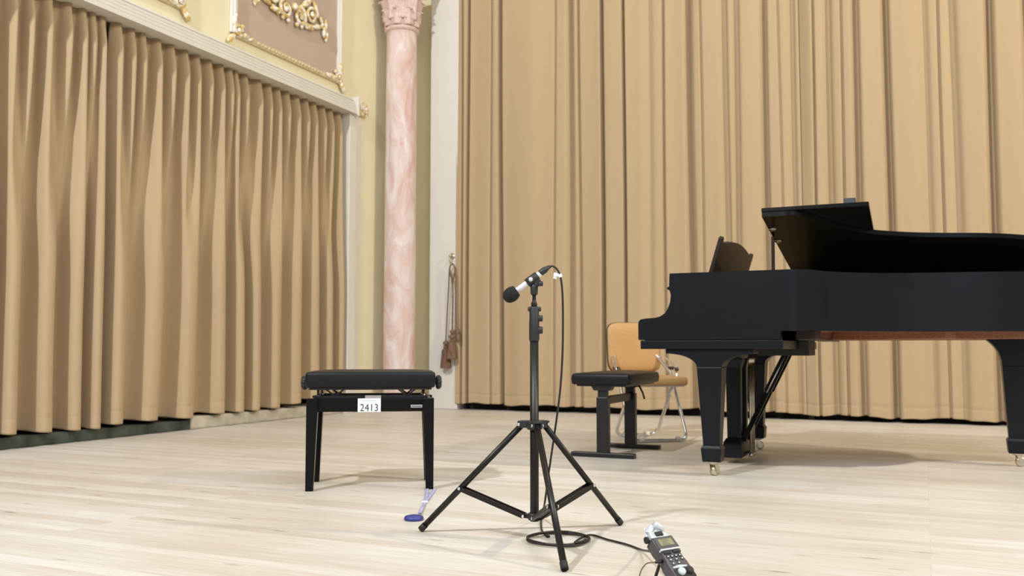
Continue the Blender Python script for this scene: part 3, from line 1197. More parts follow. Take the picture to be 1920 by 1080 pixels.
# ------------------------------------------------------------ cushion shape
def cushion(b, c, sx, sy, z0, z1, crown=0.006, r=0.012, nx=24, ny=16):
    # box cushion with rounded edges and slightly crowned top
    vs, fs = [], []

    def ring(ix, z):
        out = []
        hx, hy = sx / 2 - ix, sy / 2 - ix
        cr = 0.016
        for k in range(4):
            ccx = (hx - cr) * (1 if k in (0, 3) else -1)
            ccy = (hy - cr) * (1 if k in (0, 1) else -1)
            for j in range(5):
                a = k * PI / 2 + j * PI / 8
                out.append((c[0] + ccx + cr * math.cos(a), c[1] + ccy + cr * math.sin(a), z))
        return out
    rings = []
    rings.append(ring(0.008, z0))
    rings.append(ring(0.001, z0 + 0.006))
    rings.append(ring(-0.002, (z0 + z1) / 2))
    for k in range(5):
        a = k / 4 * PI / 2
        rings.append(ring(r * (1 - math.cos(a)), z1 - r + r * math.sin(a)))
    for k in range(1, 9):
        t = k / 9
        rings.append(ring(r + t * (min(sx, sy) / 2 - r - 0.02), z1 + crown * math.sin(t * PI / 2)))
    for q in rings:
        vs += q
    m = 20
    for i in range(len(rings) - 1):
        for j in range(m):
            fs.append((i * m + j, i * m + (j + 1) % m, (i + 1) * m + (j + 1) % m, (i + 1) * m + j))
    fs.append(tuple(range(m))[::-1])
    fs.append(tuple((len(rings) - 1) * m + j for j in range(m)))
    b.add(vs, fs, True)


# --------------------------------------------------- numbered bench in front
BR = math.atan2(0.261, 0.431)
bn = thing('piano_bench', 'black piano bench with number tag 2413, standing alone left of the microphone stand', 'bench', (-2.257, 3.458, 0), BR)
for sx in (-1, 1):
    for sy in (-1, 1):
        b = MB()
        b.taper((sx * 0.255, sy * 0.139, 0.0), (0.033, 0.033), (sx * 0.247, sy * 0.131, 0.392), (0.050, 0.050))
        b.build('leg', M['gloss'], bn, bevel=0.003)
b = MB()
for sy in (-1, 1):
    b.box((-0.232, sy * 0.136 - 0.009, 0.334), (0.232, sy * 0.136 + 0.009, 0.390))
for sx in (-1, 1):
    b.box((sx * 0.252 - 0.009, -0.118, 0.334), (sx * 0.252 + 0.009, 0.118, 0.390))
b.build('apron', M['gloss'], bn, bevel=0.002)
b = MB()
for sy in (-1, 1):
    b.box((-0.245, sy * 0.112 - 0.012, 0.388), (0.245, sy * 0.112 + 0.012, 0.402))
b.box((-0.245, -0.12, 0.388), (-0.225, 0.12, 0.402))
b.box((0.225, -0.12, 0.388), (0.245, 0.12, 0.402))
b.build('mechanism_rail', M['bmetal'], bn, bevel=0.002)
for sx in (-1, 1):
    for sy in (-1, 1):
        b = MB()
        x0 = sx * 0.155
        b.bar((x0, sy * 0.112, 0.400), (x0 - 0.046, sy * 0.112, 0.436), 0.007, 0.013, up=(0, 1, 0))
        b.bar((x0, sy * 0.104, 0.400), (x0 + 0.046, sy * 0.104, 0.436), 0.007, 0.013, up=(0, 1, 0))
        b.box((x0 - 0.014, sy * 0.108 - 0.01, 0.392), (x0 + 0.014, sy * 0.108 + 0.01, 0.406))
        b.build('scissor_arm', M['bmetal'], bn)
        b = MB()
        b.lathe([(0.010, 0.398), (0.010, 0.404), (0.005, 0.408), (0.005, 0.436)], (sx * 0.228, sy * 0.10, 0), n=12)
        b.build('guide_pin', M['brass'], bn)
b = MB()
b.tube([(-0.285, 0, 0.455), (0.285, 0, 0.455)], 0.006, 10)
b.build('spindle', M['bmetal'], bn)
for sx in (-1, 1):
    b = MB()
    n = 28
    vs, fs = [], []
    pr = [(0.010, 0.0), (0.026, 0.002), (0.029, 0.006), (0.029, 0.020), (0.025, 0.026), (0.012, 0.028)]
    b.lathe([(r_, h_) for r_, h_ in pr], (sx * 0.283, 0.0, 0.455), (sx, 0, 0), 28)
    for k in range(14):
        a = k * 2 * PI / 14
        b.ball((sx * (0.283 + 0.013), 0.028 * math.cos(a), 0.455 + 0.028 * math.sin(a)), 0.0045, 8, (2, 1, 1))
    b.build('height_knob', M['bplastic'], bn)
b = MB()
b.box((-0.262, -0.15, 0.428), (0.262, 0.15, 0.440))
b.build('seat_board', M['bmetal'], bn, bevel=0.002)
b = MB()
cushion(b, (0, 0), 0.555, 0.325, 0.436, 0.505, 0.008)
b.build('cushion', M['leather'], bn)
# paper number tag, tape and maker plate on the front apron
FY = -0.136 - 0.009
b = MB()
b.box((-0.055, FY - 0.0015, 0.333), (0.043, FY, 0.391))
tg = b.build('number_tag', M['paper'], bn)
tg['label'] = 'white paper tag reading 2413'
rm = Matrix.Translation((-0.006, FY - 0.0016, 0.337)) @ Matrix.Rotation(PI / 2, 4, 'X')
text_mesh('number', '2413', 0.044, M['ink'], tg, rm @ Matrix.Diagonal((0.92, 1, 1, 1)))
b = MB()
for k in range(9):
    b.box((-0.036 + k * 0.0068, FY - 0.0019, 0.379), (-0.036 + k * 0.0068 + 0.0050, FY - 0.0014, 0.3815))
b.build('small_print', M['greyink'], tg)
b = MB()
b.box((-0.024, FY - 0.001, 0.391), (0.044, FY + 0.022, 0.4035))
b.build('tape', M['tape'], bn)
b = MB()
b.box((0.172, FY - 0.002, 0.350), (0.222, FY, 0.362))
mp_ = b.build('maker_plate', M['steel'], bn, bevel=0.001)
b = MB()
for k in range(7):
    b.box((0.177 + k * 0.0058, FY - 0.0024, 0.3535), (0.177 + k * 0.0058 + 0.0042, FY - 0.0019, 0.3585))
b.build('plate_lettering', M['ink'], mp_)

# --------------------------------------------------- blue disc with ribbon
dp = fl(776, 975)
ds = thing('ribbon_disc', 'blue disc with lilac ribbon on the floor by a leg of the 2413 bench', 'disc', (dp.x, dp.y, 0))
b = MB(ds.location)
b.lathe([(0.030, 0.0), (0.034, 0.002), (0.035, 0.008), (0.031, 0.014), (0.018, 0.017), (0.002, 0.018)], (dp.x, dp.y, 0), n=32)
b.build('disc', M['blue'], ds)


def ribbon(pts, w, name):
    b = MB(ds.location)
    P_ = smooth_path(pts, 8)
    vs, fs = [], []
    for i, p in enumerate(P_):
        t = (P_[min(i + 1, len(P_) - 1)] - P_[max(i - 1, 0)]).normalized()
        s = Vector((-t.y, t.x, 0)).normalized()
        vs += [p + s * w / 2, p - s * w / 2, p - s * w / 2 + Vector((0, 0, 0.0018)), p + s * w / 2 + Vector((0, 0, 0.0018))]
    for i in range(len(P_) - 1):
        for j in range(4):
            fs.append((i * 4 + j, i * 4 + (j + 1) % 4, i * 4 + 4 + (j + 1) % 4, i * 4 + 4 + j))
    b.add(vs, fs, True)
    return b.build(name, M['lilac'], ds)


jn = fl(797, 944)
ribbon([fl(801, 916) + Vector((0, 0, .002)), fl(800, 930) + Vector((0, 0, .003)), jn + Vector((0, 0, .003))], 0.014, 'ribbon')
ribbon([fl(816, 917) + Vector((0, 0, .002)), fl(806, 932) + Vector((0, 0, .003)), jn + Vector((0, 0, .005))], 0.014, 'ribbon')
ribbon([jn + Vector((0, 0, .004)), fl(792, 955) + Vector((0, 0, .004)), fl(787, 966) + Vector((0, 0, .006))], 0.012, 'ribbon')
b = MB(ds.location)
b.cbox((jn.x, jn.y, 0.006), (0.02, 0.016, 0.007), None)
b.build('clasp', M['tagwhite'], ds, bevel=0.002)

# ----------------------------------------------- second bench at the keyboard
b2 = thing('piano_bench', 'low black bench on two T-shaped feet, at the piano keyboard', 'bench', (-1.655, 5.145, 0))
O2 = b2.location


def bb():
    return MB(O2)


for yy in (4.885, 5.405):
    b = bb()
    b.box((-1.84, yy - 0.026, 0.0), (-1.47, yy + 0.026, 0.026))
    b.build('foot', M['bmetal'], b2, bevel=0.004)
    b = bb()
    b.box((-1.687, yy - 0.022, 0.024), (-1.618, yy + 0.022, 0.335))
    b.box((-1.680, yy - 0.018, 0.33), (-1.625, yy + 0.018, 0.385))
    b.build('post', M['bmetal'], b2, bevel=0.004)
    b = bb()
    b.prism([(-1.715, 0.398), (-1.59, 0.398), (-1.605, 0.372), (-1.70, 0.372)], 1, yy - 0.03, yy + 0.03)
    b.build('bracket', M['bmetal'], b2, bevel=0.003)
b = bb()
b.bar((-1.652, 4.90, 0.315), (-1.652, 5.39, 0.315), 0.03, 0.045)
b.build('crossbar', M['bmetal'], b2, bevel=0.003)
b = bb()
b.box((-1.80, 4.855, 0.395), (-1.51, 5.435, 0.408))
b.build('seat_board', M['bmetal'], b2, bevel=0.002)
b = bb()
b.tube([(-1.60, 5.40, 0.39), (-1.575, 5.405, 0.34), (-1.565, 5.41, 0.30)], 0.006, 8)
b.build('lever', M['bmetal'], b2)
b = bb()
cushion(b, (-1.655, 5.145), 0.345, 0.62, 0.405, 0.468, 0.010, r=0.016)
b.build('cushion', M['leather'], b2)

# -------------------------------------------------------- folding tan chair
CR = math.radians(39)
ch = thing('folding_chair', 'tan vinyl folding chair on chrome tube legs behind the low black bench', 'chair', (-1.712, 5.982, 0), CR)
# local: +x right as seen from its front, -y forward
T = 0.0115
b = MB()
b.tube(fillet([(-0.12, 0.235, 0.60), (-0.165, 0.185, 0.545), (-0.195, 0.035, 0.44), (-0.195, -0.205, 0.0125), (0.195, -0.205, 0.0125), (0.195, 0.035, 0.44), (0.165, 0.185, 0.545), (0.12, 0.235, 0.60)], 0.055, 8), T, 12)
b.build('front_leg_frame', M['chrome'], ch)
b = MB()
b.tube(fillet([(-0.150, -0.08, 0.366), (-0.155, 0.20, 0.0125), (0.155, 0.20, 0.0125), (0.150, -0.08, 0.366)], 0.07, 8), T, 12)
b.build('rear_leg_frame', M['chrome'], ch)
for sx in (-1, 1):
    b = MB()
    b.tube(smooth_path([(sx * 0.150, 0.215, 0.555), (sx * 0.190, 0.15, 0.55), (sx * 0.213, 0.06, 0.505), (sx * 0.214, 0.0, 0.455), (sx * 0.208, -0.02, 0.41)], 6), 0.0075, 10)
    b.build('hinge_arm', M['chrome'], ch)
    b = MB()
    b.lathe([(0.012, -0.010), (0.014, 0), (0.012, 0.010)], (sx * 0.21, -0.02, 0.468), (1, 0, 0), 14)
    b.cbox((sx * 0.198, 0.06, 0.475), (0.012, 0.09, 0.022))
    b.build('hinge', M['tandark'], ch)
    for yy in (-0.205, 0.20):
        b = MB()
        b.lathe([(0.017, -0.017), (0.019, -0.010), (0.019, 0.010), (0.017, 0.017)], (sx * (0.13 if yy < 0 else 0.08), yy, 0.0185), (1, 0, 0), 14)
        b.build('glide', M['ivory'], ch)
# backrest: rounded, gently curved pad
b = MB()
vs, fs = [], []
NU, NV = 18, 16
cnt = 0
for side in (0, 1):
    for j in range(NV + 1):
        v = j / NV * 2 - 1
        for i in range(NU + 1):
            u = i / NU * 2 - 1
            # superellipse mapping for rounded corners
            k = (abs(u) ** 6 + abs(v) ** 6) ** (1 / 6)
            m = max(abs(u), abs(v))
            sc = m / k if k > 0 else 1
            x = 0.196 * u * sc - 0.008
            zz = 0.172 * v * sc
            edge = max(0.0, 1 - m ** 8)
            y = 0.205 + 0.10 * (zz) * 0.9 - 0.9 * (0.18 ** 2 - x * x) * -1 * 0.5
            th = 0.016 * edge + 0.004
            vs.append((x, y - th if side == 0 else y + 0.012 * edge, 0.618 + zz))
W_ = NU + 1
for side in (0, 1):
    o_ = side * W_ * (NV + 1)
    for j in range(NV):
        for i in range(NU):
            q = (o_ + j * W_ + i, o_ + j * W_ + i + 1, o_ + (j + 1) * W_ + i + 1, o_ + (j + 1) * W_ + i)
            fs.append(q if side == 0 else q[::-1])
o_ = W_ * (NV + 1)
loop = [i for i in range(NU)] + [j * W_ + NU for j in range(NV)] + [NV * W_ + NU - i for i in range(NU)] + [(NV - j) * W_ for j in range(NV)]
for k in range(len(loop)):
    a, c2 = loop[k], loop[(k + 1) % len(loop)]
    fs.append((a, c2, c2 + o_, a + o_))
b.add(vs, fs, True)
b.build('backrest', M['tan'], ch)
b = MB()
vs, fs = [], []
for side in (0, 1):
    for j in range(NV + 1):
        v = j / NV * 2 - 1
        for i in range(NU + 1):
            u = i / NU * 2 - 1
            k = (abs(u) ** 6 + abs(v) ** 6) ** (1 / 6)
            m = max(abs(u), abs(v))
            sc = m / k if k > 0 else 1
            x = 0.199 * u * sc - 0.008
            zz = 0.175 * v * sc
            y = 0.205 + 0.09 * zz + 0.45 * (0.18 ** 2 - x * x) + 0.013 + 0.005 * side
            vs.append((x, y, 0.618 + zz))
for side in (0, 1):
    o_ = side * W_ * (NV + 1)
    for j in range(NV):
        for i in range(NU):
            q = (o_ + j * W_ + i, o_ + j * W_ + i + 1, o_ + (j + 1) * W_ + i + 1, o_ + (j + 1) * W_ + i)
            fs.append(q if side == 0 else q[::-1])
o_ = W_ * (NV + 1)
for k in range(len(loop)):
    a, c2 = loop[k], loop[(k + 1) % len(loop)]
    fs.append((a, c2, c2 + o_, a + o_))
b.add(vs, fs, True)
bs = b.build('back_shell', M['tandark'], ch)
bs['label'] = 'dark brown shell behind the backrest pad'
b = MB()
cushion(b, (0.0, -0.03), 0.395, 0.385, 0.366, 0.424, 0.010, r=0.014)
b.build('seat', M['tan'], ch)
b = MB()
b.box((-0.18, -0.20, 0.358), (0.18, 0.14, 0.368))
b.build('seat_pan', M['steel'], ch, bevel=0.003)

# ------------------------------------------------------------- mic stand
SC = Vector((-1.132, 2.667, 0))
SD = -SC.x * math.sin(TH) + SC.y * math.cos(TH)
ms = thing('microphone_stand', 'black tripod microphone stand in the middle of the stage floor', 'stand', SC)


def sb():
    return MB(SC)


def Z(py):                       # height of a pixel row at the stand's distance
    return atd(1005, py, SD).z


E1 = Vector((math.cos(TH), math.sin(TH), 0))        # to the right as the camera sees it
E2 = Vector((-math.sin(TH), math.cos(TH), 0))       # away from the camera
UP = Vector((0, 0, 1))
b = sb()
b.lathe([(0.0125, 0.062), (0.0138, 0.066), (0.0138, Z(628))], SC, n=20)
b.build('pole', M['standblk'], ms)
b = sb()
b.lathe([(0.0150, Z(640)), (0.0165, Z(636)), (0.0165, Z(604)), (0.0155, Z(602)), (0.0155, Z(578)), (0.013, Z(575))], SC, n=20)
b.build('clutch', M['bplastic'], ms)
for (px0, px1, py0, py1) in ((994, 1002, 575, 584), (1008, 1019, 575, 584), (1008, 1022, 591, 603), (1008, 1022, 612, 626)):
    b = sb()
    a = SC + E1 * ((px0 - 1006) / F * SD)
    c = SC + E1 * ((px1 - 1006) / F * SD)
    zc = (Z(py0) + Z(py1)) / 2
    r_ = abs(Z(py0) - Z(py1)) / 2
    b.lathe([(r_ * 0.8, 0), (r_, 0.003), (r_, (c - a).length - 0.002), (r_ * 0.8, (c - a).length)], a + UP * zc, (c - a), 14)
    b.build('clamp_knob', M['bplastic'], ms)
b = sb()
b.lathe([(0.0085, Z(580)), (0.0095, Z(575)), (0.0095, Z(568)), (0.0065, Z(565)), (0.0055, Z(556)), (0.0075, Z(552))], SC, n=16)
b.build('inner_rod', M['standblk'], ms)
# hub with three leg brackets
HUBZ = Z(795)
feet = [Vector((-1.536, 2.648, 0)), Vector((-0.962, 3.029, 0)), Vector((-0.899, 2.329, 0))]
b = sb()
b.lathe([(0.020, HUBZ - 0.018), (0.026, HUBZ - 0.012), (0.026, HUBZ + 0.008), (0.019, HUBZ + 0.012)], SC, n=20)
for ft in feet:
    d = (ft - SC).normalized()
    s = Vector((-d.y, d.x, 0))
    for k in (-1, 1):
        b.bar(SC + d * 0.015 + s * 0.012 * k + UP * HUBZ, SC + d * 0.052 + s * 0.012 * k + UP * (HUBZ - 0.002), 0.005, 0.022)
    b.bar(SC + d * 0.015 + UP * (HUBZ + 0.008), SC + d * 0.050 + UP * (HUBZ + 0.007), 0.028, 0.006)
hub = b.build('hub', M['bplastic'], ms, bevel=0.001)
b = sb()
b.lathe([(0.018, 0.066), (0.021, 0.068), (0.021, 0.086), (0.018, 0.088)], SC, n=20)
b.build('lower_collar', M['bplastic'], ms)
for ft in feet:
    d = (ft - SC).normalized()
    s = Vector((-d.y, d.x, 0))
    a = SC + d * 0.043 + UP * (HUBZ - 0.005)
    e = ft + UP * 0.008 - d * 0.004
    b = sb()
    b.tube([a, e], 0.0098, 14)
    lg = b.build('leg', M['standblk'], ms)
    b = sb()
    b.tube([a.lerp(e, 0.955), e], 0.0112, 14)
    b.build('foot_cap', M['rubber'], lg)
    m_ = a.lerp(e, 0.595)
    c = SC + d * 0.034 + UP * 0.077
    b = sb()
    for k in (-1, 1):
        b.bar(m_ + s * 0.0125 * k, c + s * 0.0125 * k, 0.004, 0.015)
    b.bar(m_ * 0.96 + c * 0.04, c, 0.021, 0.004)
    b.bar(SC + d * 0.012 + UP * 0.077, c + d * 0.008, 0.018, 0.012)
    br_ = b.build('brace', M['standblk'], ms)
    for q, w_, pa in ((m_, 0.0165, br_), (c, 0.0165, br_), (SC + d * 0.047 + UP * (HUBZ - 0.002), 0.018, hub)):
        for k in (-1, 1):
            b = sb()
            b.lathe([(0.0055, 0), (0.005, 0.0025), (0.002, 0.004)], q + s * (w_ - 0.002) * k, s * k, 12)
            b.build('rivet', M['chrome'], pa)


def A(px, py, dd=0.0):
    return atd(px, py, SD + dd)


# mic clip: part of the stand
b = sb()
b.lathe([(0.0105, Z(553)), (0.0115, Z(550)), (0.0125, Z(538)), (0.0105, Z(534))], SC, n=16)
b.lathe([(0.011, -0.010), (0.0125, -0.008), (0.0125, 0.008), (0.011, 0.010)], A(1008, 530), E2, 18)
b.lathe([(0.007, 0), (0.008, 0.004), (0.008, 0.012), (0.006, 0.014)], A(1010, 532, -0.012), E1, 14)
b.bar(A(1007, 536), A(1003, 526), 0.018, 0.016, up=E2)
b.build('swivel', M['bplastic'], ms, bevel=0.001)
axis = (A(1028, 502) - A(960, 551)).normalized()
mc = A(998, 524)
b = sb()
b.lathe([(0.0105, -0.022), (0.0145, -0.020), (0.0150, 0.020), (0.0105, 0.022)], mc, axis, 22, cap=False)
b.lathe([(0.0105, 0.022), (0.0105, -0.022)], mc, axis, 22, cap=False)
b.build('microphone_clip', M['bplastic'], ms)
b = sb()
b.lathe([(0.007, 0), (0.007, 0.002), (0.002, 0.003)], A(995, 524, -0.0145), -E2, 16)
b.build('clip_dot', M['recsilver'], ms)

# microphone
mic = thing('microphone', 'slim silver microphone with black foam windscreen, held in the stand clip', 'microphone', mc)
b = MB(mc)
p0 = A(966, 547)
p1 = A(1014, 512)
L_ = (p1 - p0).length
b.lathe([(0.0085, 0.0), (0.0092, 0.003), (0.0092, 0.030), (0.0095, 0.034), (0.0098, L_ - 0.002), (0.009, L_)], p0, axis, 22)
b.build('body', M['micsilver'], mic)
b = MB(mc)
fc = A(957.5, 553)
pr = []
for k in range(13):
    t = k / 12
    hh = -0.030 + 0.052 * t
    pr.append((max(0.001, 0.0245 * math.sin(PI * min(1, 0.04 + t * 0.66)) ** 0.7 if t < 0.999 else 0.0195), hh))
pr = [(0.002, -0.026), (0.010, -0.0245), (0.017, -0.020), (0.0215, -0.013), (0.0240, -0.004), (0.0245, 0.004), (0.0235, 0.012), (0.0205, 0.020), (0.0180, 0.024), (0.009, 0.021)]
b.lathe(pr, fc, axis, 26)
b.build('windscreen', M['foam'], mic)

# microphone cable with plug, white tape flag, coil on the floor
cab = thing('microphone_cable', 'black cable hanging from the microphone and coiled on the floor by the stand', 'cable', fl(1047, 1015))
CO = cab.location
plug = MB(CO)
q0 = A(1012, 513)
q1 = A(1031, 499.5)
LL = (q1 - q0).length
plug.lathe([(0.0098, 0.0), (0.0105, 0.002), (0.0105, LL * 0.55), (0.0085, LL * 0.62), (0.0055, LL)], q0, axis, 20)
plug.build('plug', M['bplastic'], cab)
rec_in = atd(1221, 1034, 2.33)
cc = fl(1047, 1015)
path = [A(1028, 502), A(1036, 499), A(1046, 507), A(1052, 525), A(1055, 560), A(1055.5, 620), A(1054, 680, 0.0), A(1050, 735, 0.02), A(1043, 790, 0.05), A(1035, 845, 0.09),
        A(1027, 900, 0.10), A(1021, 945, 0.11)]
g0 = fl(1015, 975)
path += [Vector((g0.x, g0.y, 0.012)), fl(1016, 995, 0.005), fl(1030, 1006, 0.005)]
# coil
R_ = 0.098
start = fl(1030, 1006, 0.005)
a0 = math.atan2(start.y - cc.y, start.x - cc.x)
turns = 2.55
N_ = 36
for k in range(1, N_ + 1):
    t = k / N_
    a = a0 + 0.35 - t * turns * 2 * PI
    rr = R_ * (1 + 0.035 * math.sin(k * 1.7)) - 0.004 * t
    path.append(Vector((cc.x + rr * math.cos(a), cc.y + rr * math.sin(a) , 0.0045 + 0.0085 * t)))
path += [fl(1105, 1003, 0.006), fl(1140, 1012, 0.005), fl(1175, 1021, 0.005), fl(1203, 1031, 0.012), rec_in]
b = MB(CO)
b.tube(smooth_path(path, 8), 0.0034, 8)
b.build('cord', M['cable'], cab)
b = MB(CO)
fa = A(1050, 517)
b.box((-0.004, -0.0006, -0.006), (0.006, 0.0006, 0.006), Matrix.Translation(fa) @ Matrix.Rotation(TH, 4, 'Z'))
b.box((-0.022, -0.0008, -0.004), (-0.002, 0.0004, 0.006), Matrix.Translation(fa) @ Matrix.Rotation(TH + 0.3, 4, 'Z') @ Matrix.Rotation(0.2, 4, 'Y'))
b.box((-0.020, -0.0008, -0.014), (-0.008, 0.0004, -0.002), Matrix.Translation(fa) @ Matrix.Rotation(TH - 0.3, 4, 'Z') @ Matrix.Rotation(0.3, 4, 'Y'))
b.box((-0.004, -0.0045, -0.005), (0.006, 0.0045, 0.005), Matrix.Translation(fa) @ Matrix.Rotation(TH, 4, 'Z') @ Matrix.Rotation(-0.4, 4, 'Y'))
b.build('tape_flag', M['tagwhite'], cab)

# --------------------------------------------------------- handheld recorder
yaw = math.radians(33)
til = math.radians(41)
ex = (E1 * math.cos(yaw) + E2 * math.sin(yaw))
eh = (-E1 * math.sin(yaw) + E2 * math.cos(yaw))
ey = (eh * math.cos(til) + UP * math.sin(til)).normalized()
ez = ex.cross(ey).normalized()
tip = atd(1230, 991, 2.36)
base = tip - ey * 0.155
R4 = Matrix((ex, ey, ez)).transposed().to_4x4()
rec = thing('audio_recorder', 'handheld audio recorder with small olive screen, propped up at the bottom edge of the photo', 'recorder', base)
rec.rotation_euler = R4.to_euler()


def rb():
    return MB()


# local: x across, y from the lower end to the microphones, z out of the face
def outline(pts, zc, h):
    return pts


b = rb()
b.prism([(-0.029, 0.0), (0.029, 0.0), (0.032, 0.006), (0.033, 0.05), (0.030, 0.062), (0.030, 0.082), (0.0335, 0.092), (0.0335, 0.124), (0.030, 0.130), (-0.030, 0.130), (-0.0335, 0.124), (-0.0335, 0.092),
         (-0.030, 0.082), (-0.030, 0.062), (-0.033, 0.05), (-0.032, 0.006)], 2, -0.034, 0.0)
b.build('body', M['recgrey'], rec, bevel=0.004, seg=3)
b = rb()
b.prism([(-0.0335, 0.088), (0.0335, 0.088), (0.031, 0.127), (-0.031, 0.127)], 2, -0.002, 0.0045)
bz = b.build('display_bezel', M['recgrey'], rec, bevel=0.0025)
b = rb()
b.box((-0.0235, 0.0985, 0.004), (0.0215, 0.1185, 0.0052))
b.build('screen', M['lcd'], bz)
b = rb()
for (x0, x1, yy) in ((-0.015, 0.010, 0.1145), (-0.015, 0.013, 0.1095), (-0.015, 0.005, 0.1045), (-0.015, 0.012, 0.100)):
    n_ = int((x1 - x0) / 0.0035)
    for k in range(n_):
        b.box((x0 + k * 0.0035, yy, 0.0052), (x0 + k * 0.0035 + 0.0022, yy + 0.0022, 0.0054))
b.build('screen_segments', M['recgrey'], bz)
b = rb()
b.box((-0.034, 0.085, -0.004), (0.034, 0.0895, 0.0065))
b.build('trim_bar', M['recsilver'], rec, bevel=0.0015)
b = rb()
for x0, x1 in ((-0.028, -0.004), (0.004, 0.028)):
    b.box((x0, 0.076, 0.0), (x1, 0.084, 0.004))
b.build('rocker_key', M['rubber'], rec, bevel=0.0012)
for r_, row in enumerate((0.068, 0.058, 0.047)):
    for k in range(4 if r_ == 0 else 3 if r_ == 1 else 2):
        xx = (-0.021 + k * 0.013) if r_ == 0 else (-0.019 + k * 0.019) if r_ == 1 else (-0.018 + k * 0.019)
        b = rb()
        b.lathe([(0.0042, 0.0), (0.0042, 0.0016), (0.003, 0.0024)], (xx, row, 0.0), n=14)
        bt = b.build('button', M['rubber'] if r_ == 0 else M['recgrey'], rec)
        b = rb()
        b.box((xx - 0.002, row - 0.0013, 0.0022), (xx + 0.002, row + 0.0013, 0.0028))
        b.build('button_symbol', M['tagwhite'], bt)
b = rb()
b.prism([(-0.026, 0.034), (0.020, 0.034), (0.020, 0.038), (-0.004, 0.0415), (-0.026, 0.038)], 2, 0.0, 0.0016)
b.build('silver_stripe', M['recsilver'], rec, bevel=0.0006)
b = rb()
b.box((-0.030, 0.002, -0.03), (0.030, 0.032, 0.003))
b.build('input_module', M['rubber'], rec, bevel=0.004, seg=3)
for xx in (-0.013, 0.013):
    b = rb()
    b.lathe([(0.0095, 0.0), (0.010, 0.002), (0.0095, 0.009), (0.008, 0.010)], (xx, 0.019, 0.002), n=20)
    b.build('gain_knob', M['recsilver'] if xx < 0 else M['rubber'], rec)
# silver microphone head
b = rb()
b.prism([(-0.030, 0.130), (0.030, 0.130), (0.026, 0.150), (-0.026, 0.150)], 2, -0.030, -0.003)
b.build('microphone_mount', M['recsilver'], rec, bevel=0.003)
b = rb()
b.box((-0.012, 0.133, -0.004), (0.012, 0.146, 0.001))
b.build('mount_recess', M['rubber'], rec, bevel=0.002)
for sx in (-1, 1):
    d = Vector((sx * -0.75, 0.55, 0.25)).normalized()
    b = rb()
    b.lathe([(0.0088, -0.014), (0.0095, -0.012), (0.0095, 0.010), (0.0075, 0.0135), (0.003, 0.014)], (sx * 0.010, 0.160, -0.006 + sx * 0.006), d, 20)
    b.build('microphone_capsule', M['recsilver'], rec)
b = rb()
b.tube(fillet([(-0.026, 0.131, -0.018), (-0.027, 0.150, -0.018), (-0.020, 0.172, -0.018), (0.020, 0.172, -0.018), (0.027, 0.150, -0.018), (0.026, 0.131, -0.018)], 0.012, 5), 0.0026, 8)
b.build('guard', M['recsilver'], rec)
b = rb()
b.lathe([(0.008, 0), (0.009, 0.002), (0.009, 0.006), (0.007, 0.007)], (-0.0345, 0.134, -0.014), (-1, 0, 0), 16)
b.build('side_dial', M['rubber'], rec)
# prop behind the recorder so that it stands at an angle
b = rb()
for s in (-1, 1):
    top_l = Vector((s * 0.012, 0.085, -0.034))
    w_ = base + R4.to_3x3() @ top_l
    ftp = w_ + (ex * (0.022 + s * 0.022) + eh * 0.03)
    ftp.z = 0.004
    loc = R4.to_3x3().inverted() @ (ftp - base)
    b.tube([top_l, loc], 0.004, 8)
b.build('rest_leg', M['rubber'], rec)

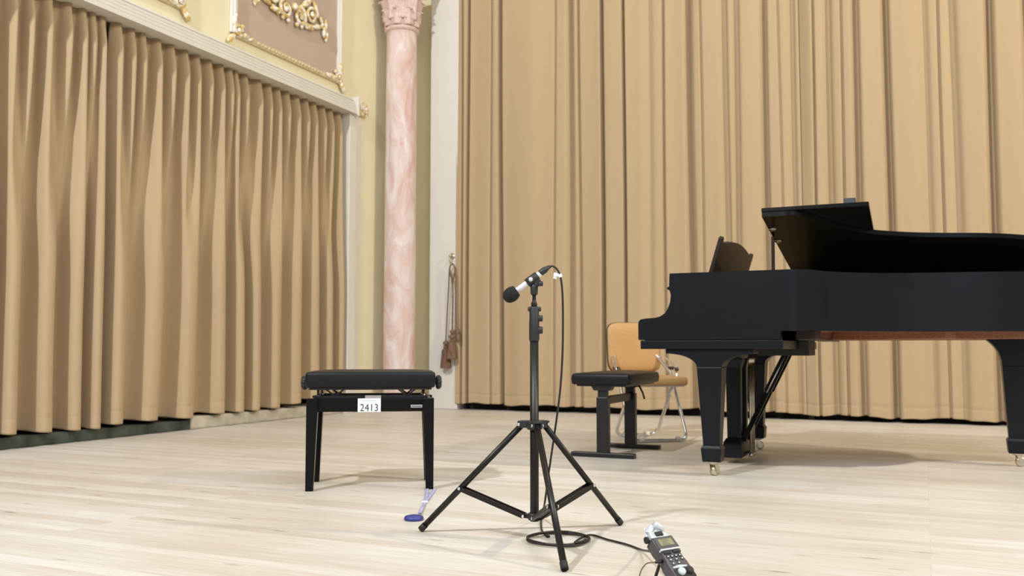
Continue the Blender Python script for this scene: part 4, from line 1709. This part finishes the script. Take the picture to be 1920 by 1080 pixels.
# thin brown cable leaving the recorder
R3 = R4.to_3x3()
j0 = base + R3 @ Vector((-0.031, 0.068, -0.014))
jx = -ex
hp = thing('headphone_cable', 'thin brown cable plugged into the left side of the recorder', 'cable', (j0.x, j0.y, 0))
b = MB(hp.location)
b.tube([j0, j0 + jx * 0.022], [0.0045, 0.0035], 10)
b.build('plug', M['cable'], hp)
jq = j0 + jx * 0.022
b = MB(hp.location)
b.tube(smooth_path([jq, jq + jx * 0.012 + UP * 0.001, jq - E1 * 0.024 - UP * 0.004, jq - E1 * 0.038 - UP * 0.020 - E2 * 0.008, jq - E1 * 0.044 - UP * 0.045 - E2 * 0.02,
                    Vector((jq.x, jq.y, 0.004)) - E1 * 0.045 - E2 * 0.07, Vector((jq.x, jq.y, 0.004)) + jx * 0.02 - E2 * 0.22, Vector((jq.x, jq.y, 0.004)) + jx * -0.08 - E2 * 0.36], 8), 0.0016, 8)
b.build('cord', M['bcable'], hp)


# ------------------------------------------------------------------- light
def area(name, loc, target, size, power, col, sy=None):
    l = bpy.data.lights.new(name, 'AREA')
    l.energy = power
    l.color = col
    l.shape = 'RECTANGLE' if sy else 'DISK'
    l.size = size
    if sy:
        l.size_y = sy
    o = bpy.data.objects.new(name, l)
    C.objects.link(o)
    o.location = loc
    o.rotation_euler = (Vector(target) - Vector(loc)).to_track_quat('-Z', 'Y').to_euler()
    return o


area('stage_lamp', (-0.1, 5.6, 8.0), (-1.2, 5.2, 0), 2.2, 110, (1.0, 0.90, 0.72))
area('stage_lamp', (6.3, 4.1, 5.8), (-1.0, 5.6, 0.8), 0.3, 440, (1.0, 0.87, 0.63))
area('gallery_lamp', (-3.25, -3.0, 7.2), (-2.5, 7.0, 1.0), 0.4, 670, (0.96, 0.985, 1.0))
area('hall_lamp', (1.6, 0.3, 5.2), (1.1, 1.8, 0.0), 2.4, 210, (0.76, 0.88, 1.0), 2.4)
area('hall_window', (5.0, -8.5, 4.5), (-1.0, 3.0, 0.0), 4.0, 130, (0.78, 0.89, 1.0), 4.0)

wd = bpy.data.worlds.new('world')
bpy.context.scene.world = wd
wd.use_nodes = True
bg = wd.node_tree.nodes['Background']
bg.inputs[0].default_value = (0.93, 0.97, 1.0, 1)
bg.inputs[1].default_value = 0.27

sc = bpy.context.scene
sc.view_settings.view_transform = 'Standard'
sc.view_settings.look = 'None'
sc.view_settings.exposure = 0.0
sc.view_settings.gamma = 1.0
sc.view_settings.use_curve_mapping = False
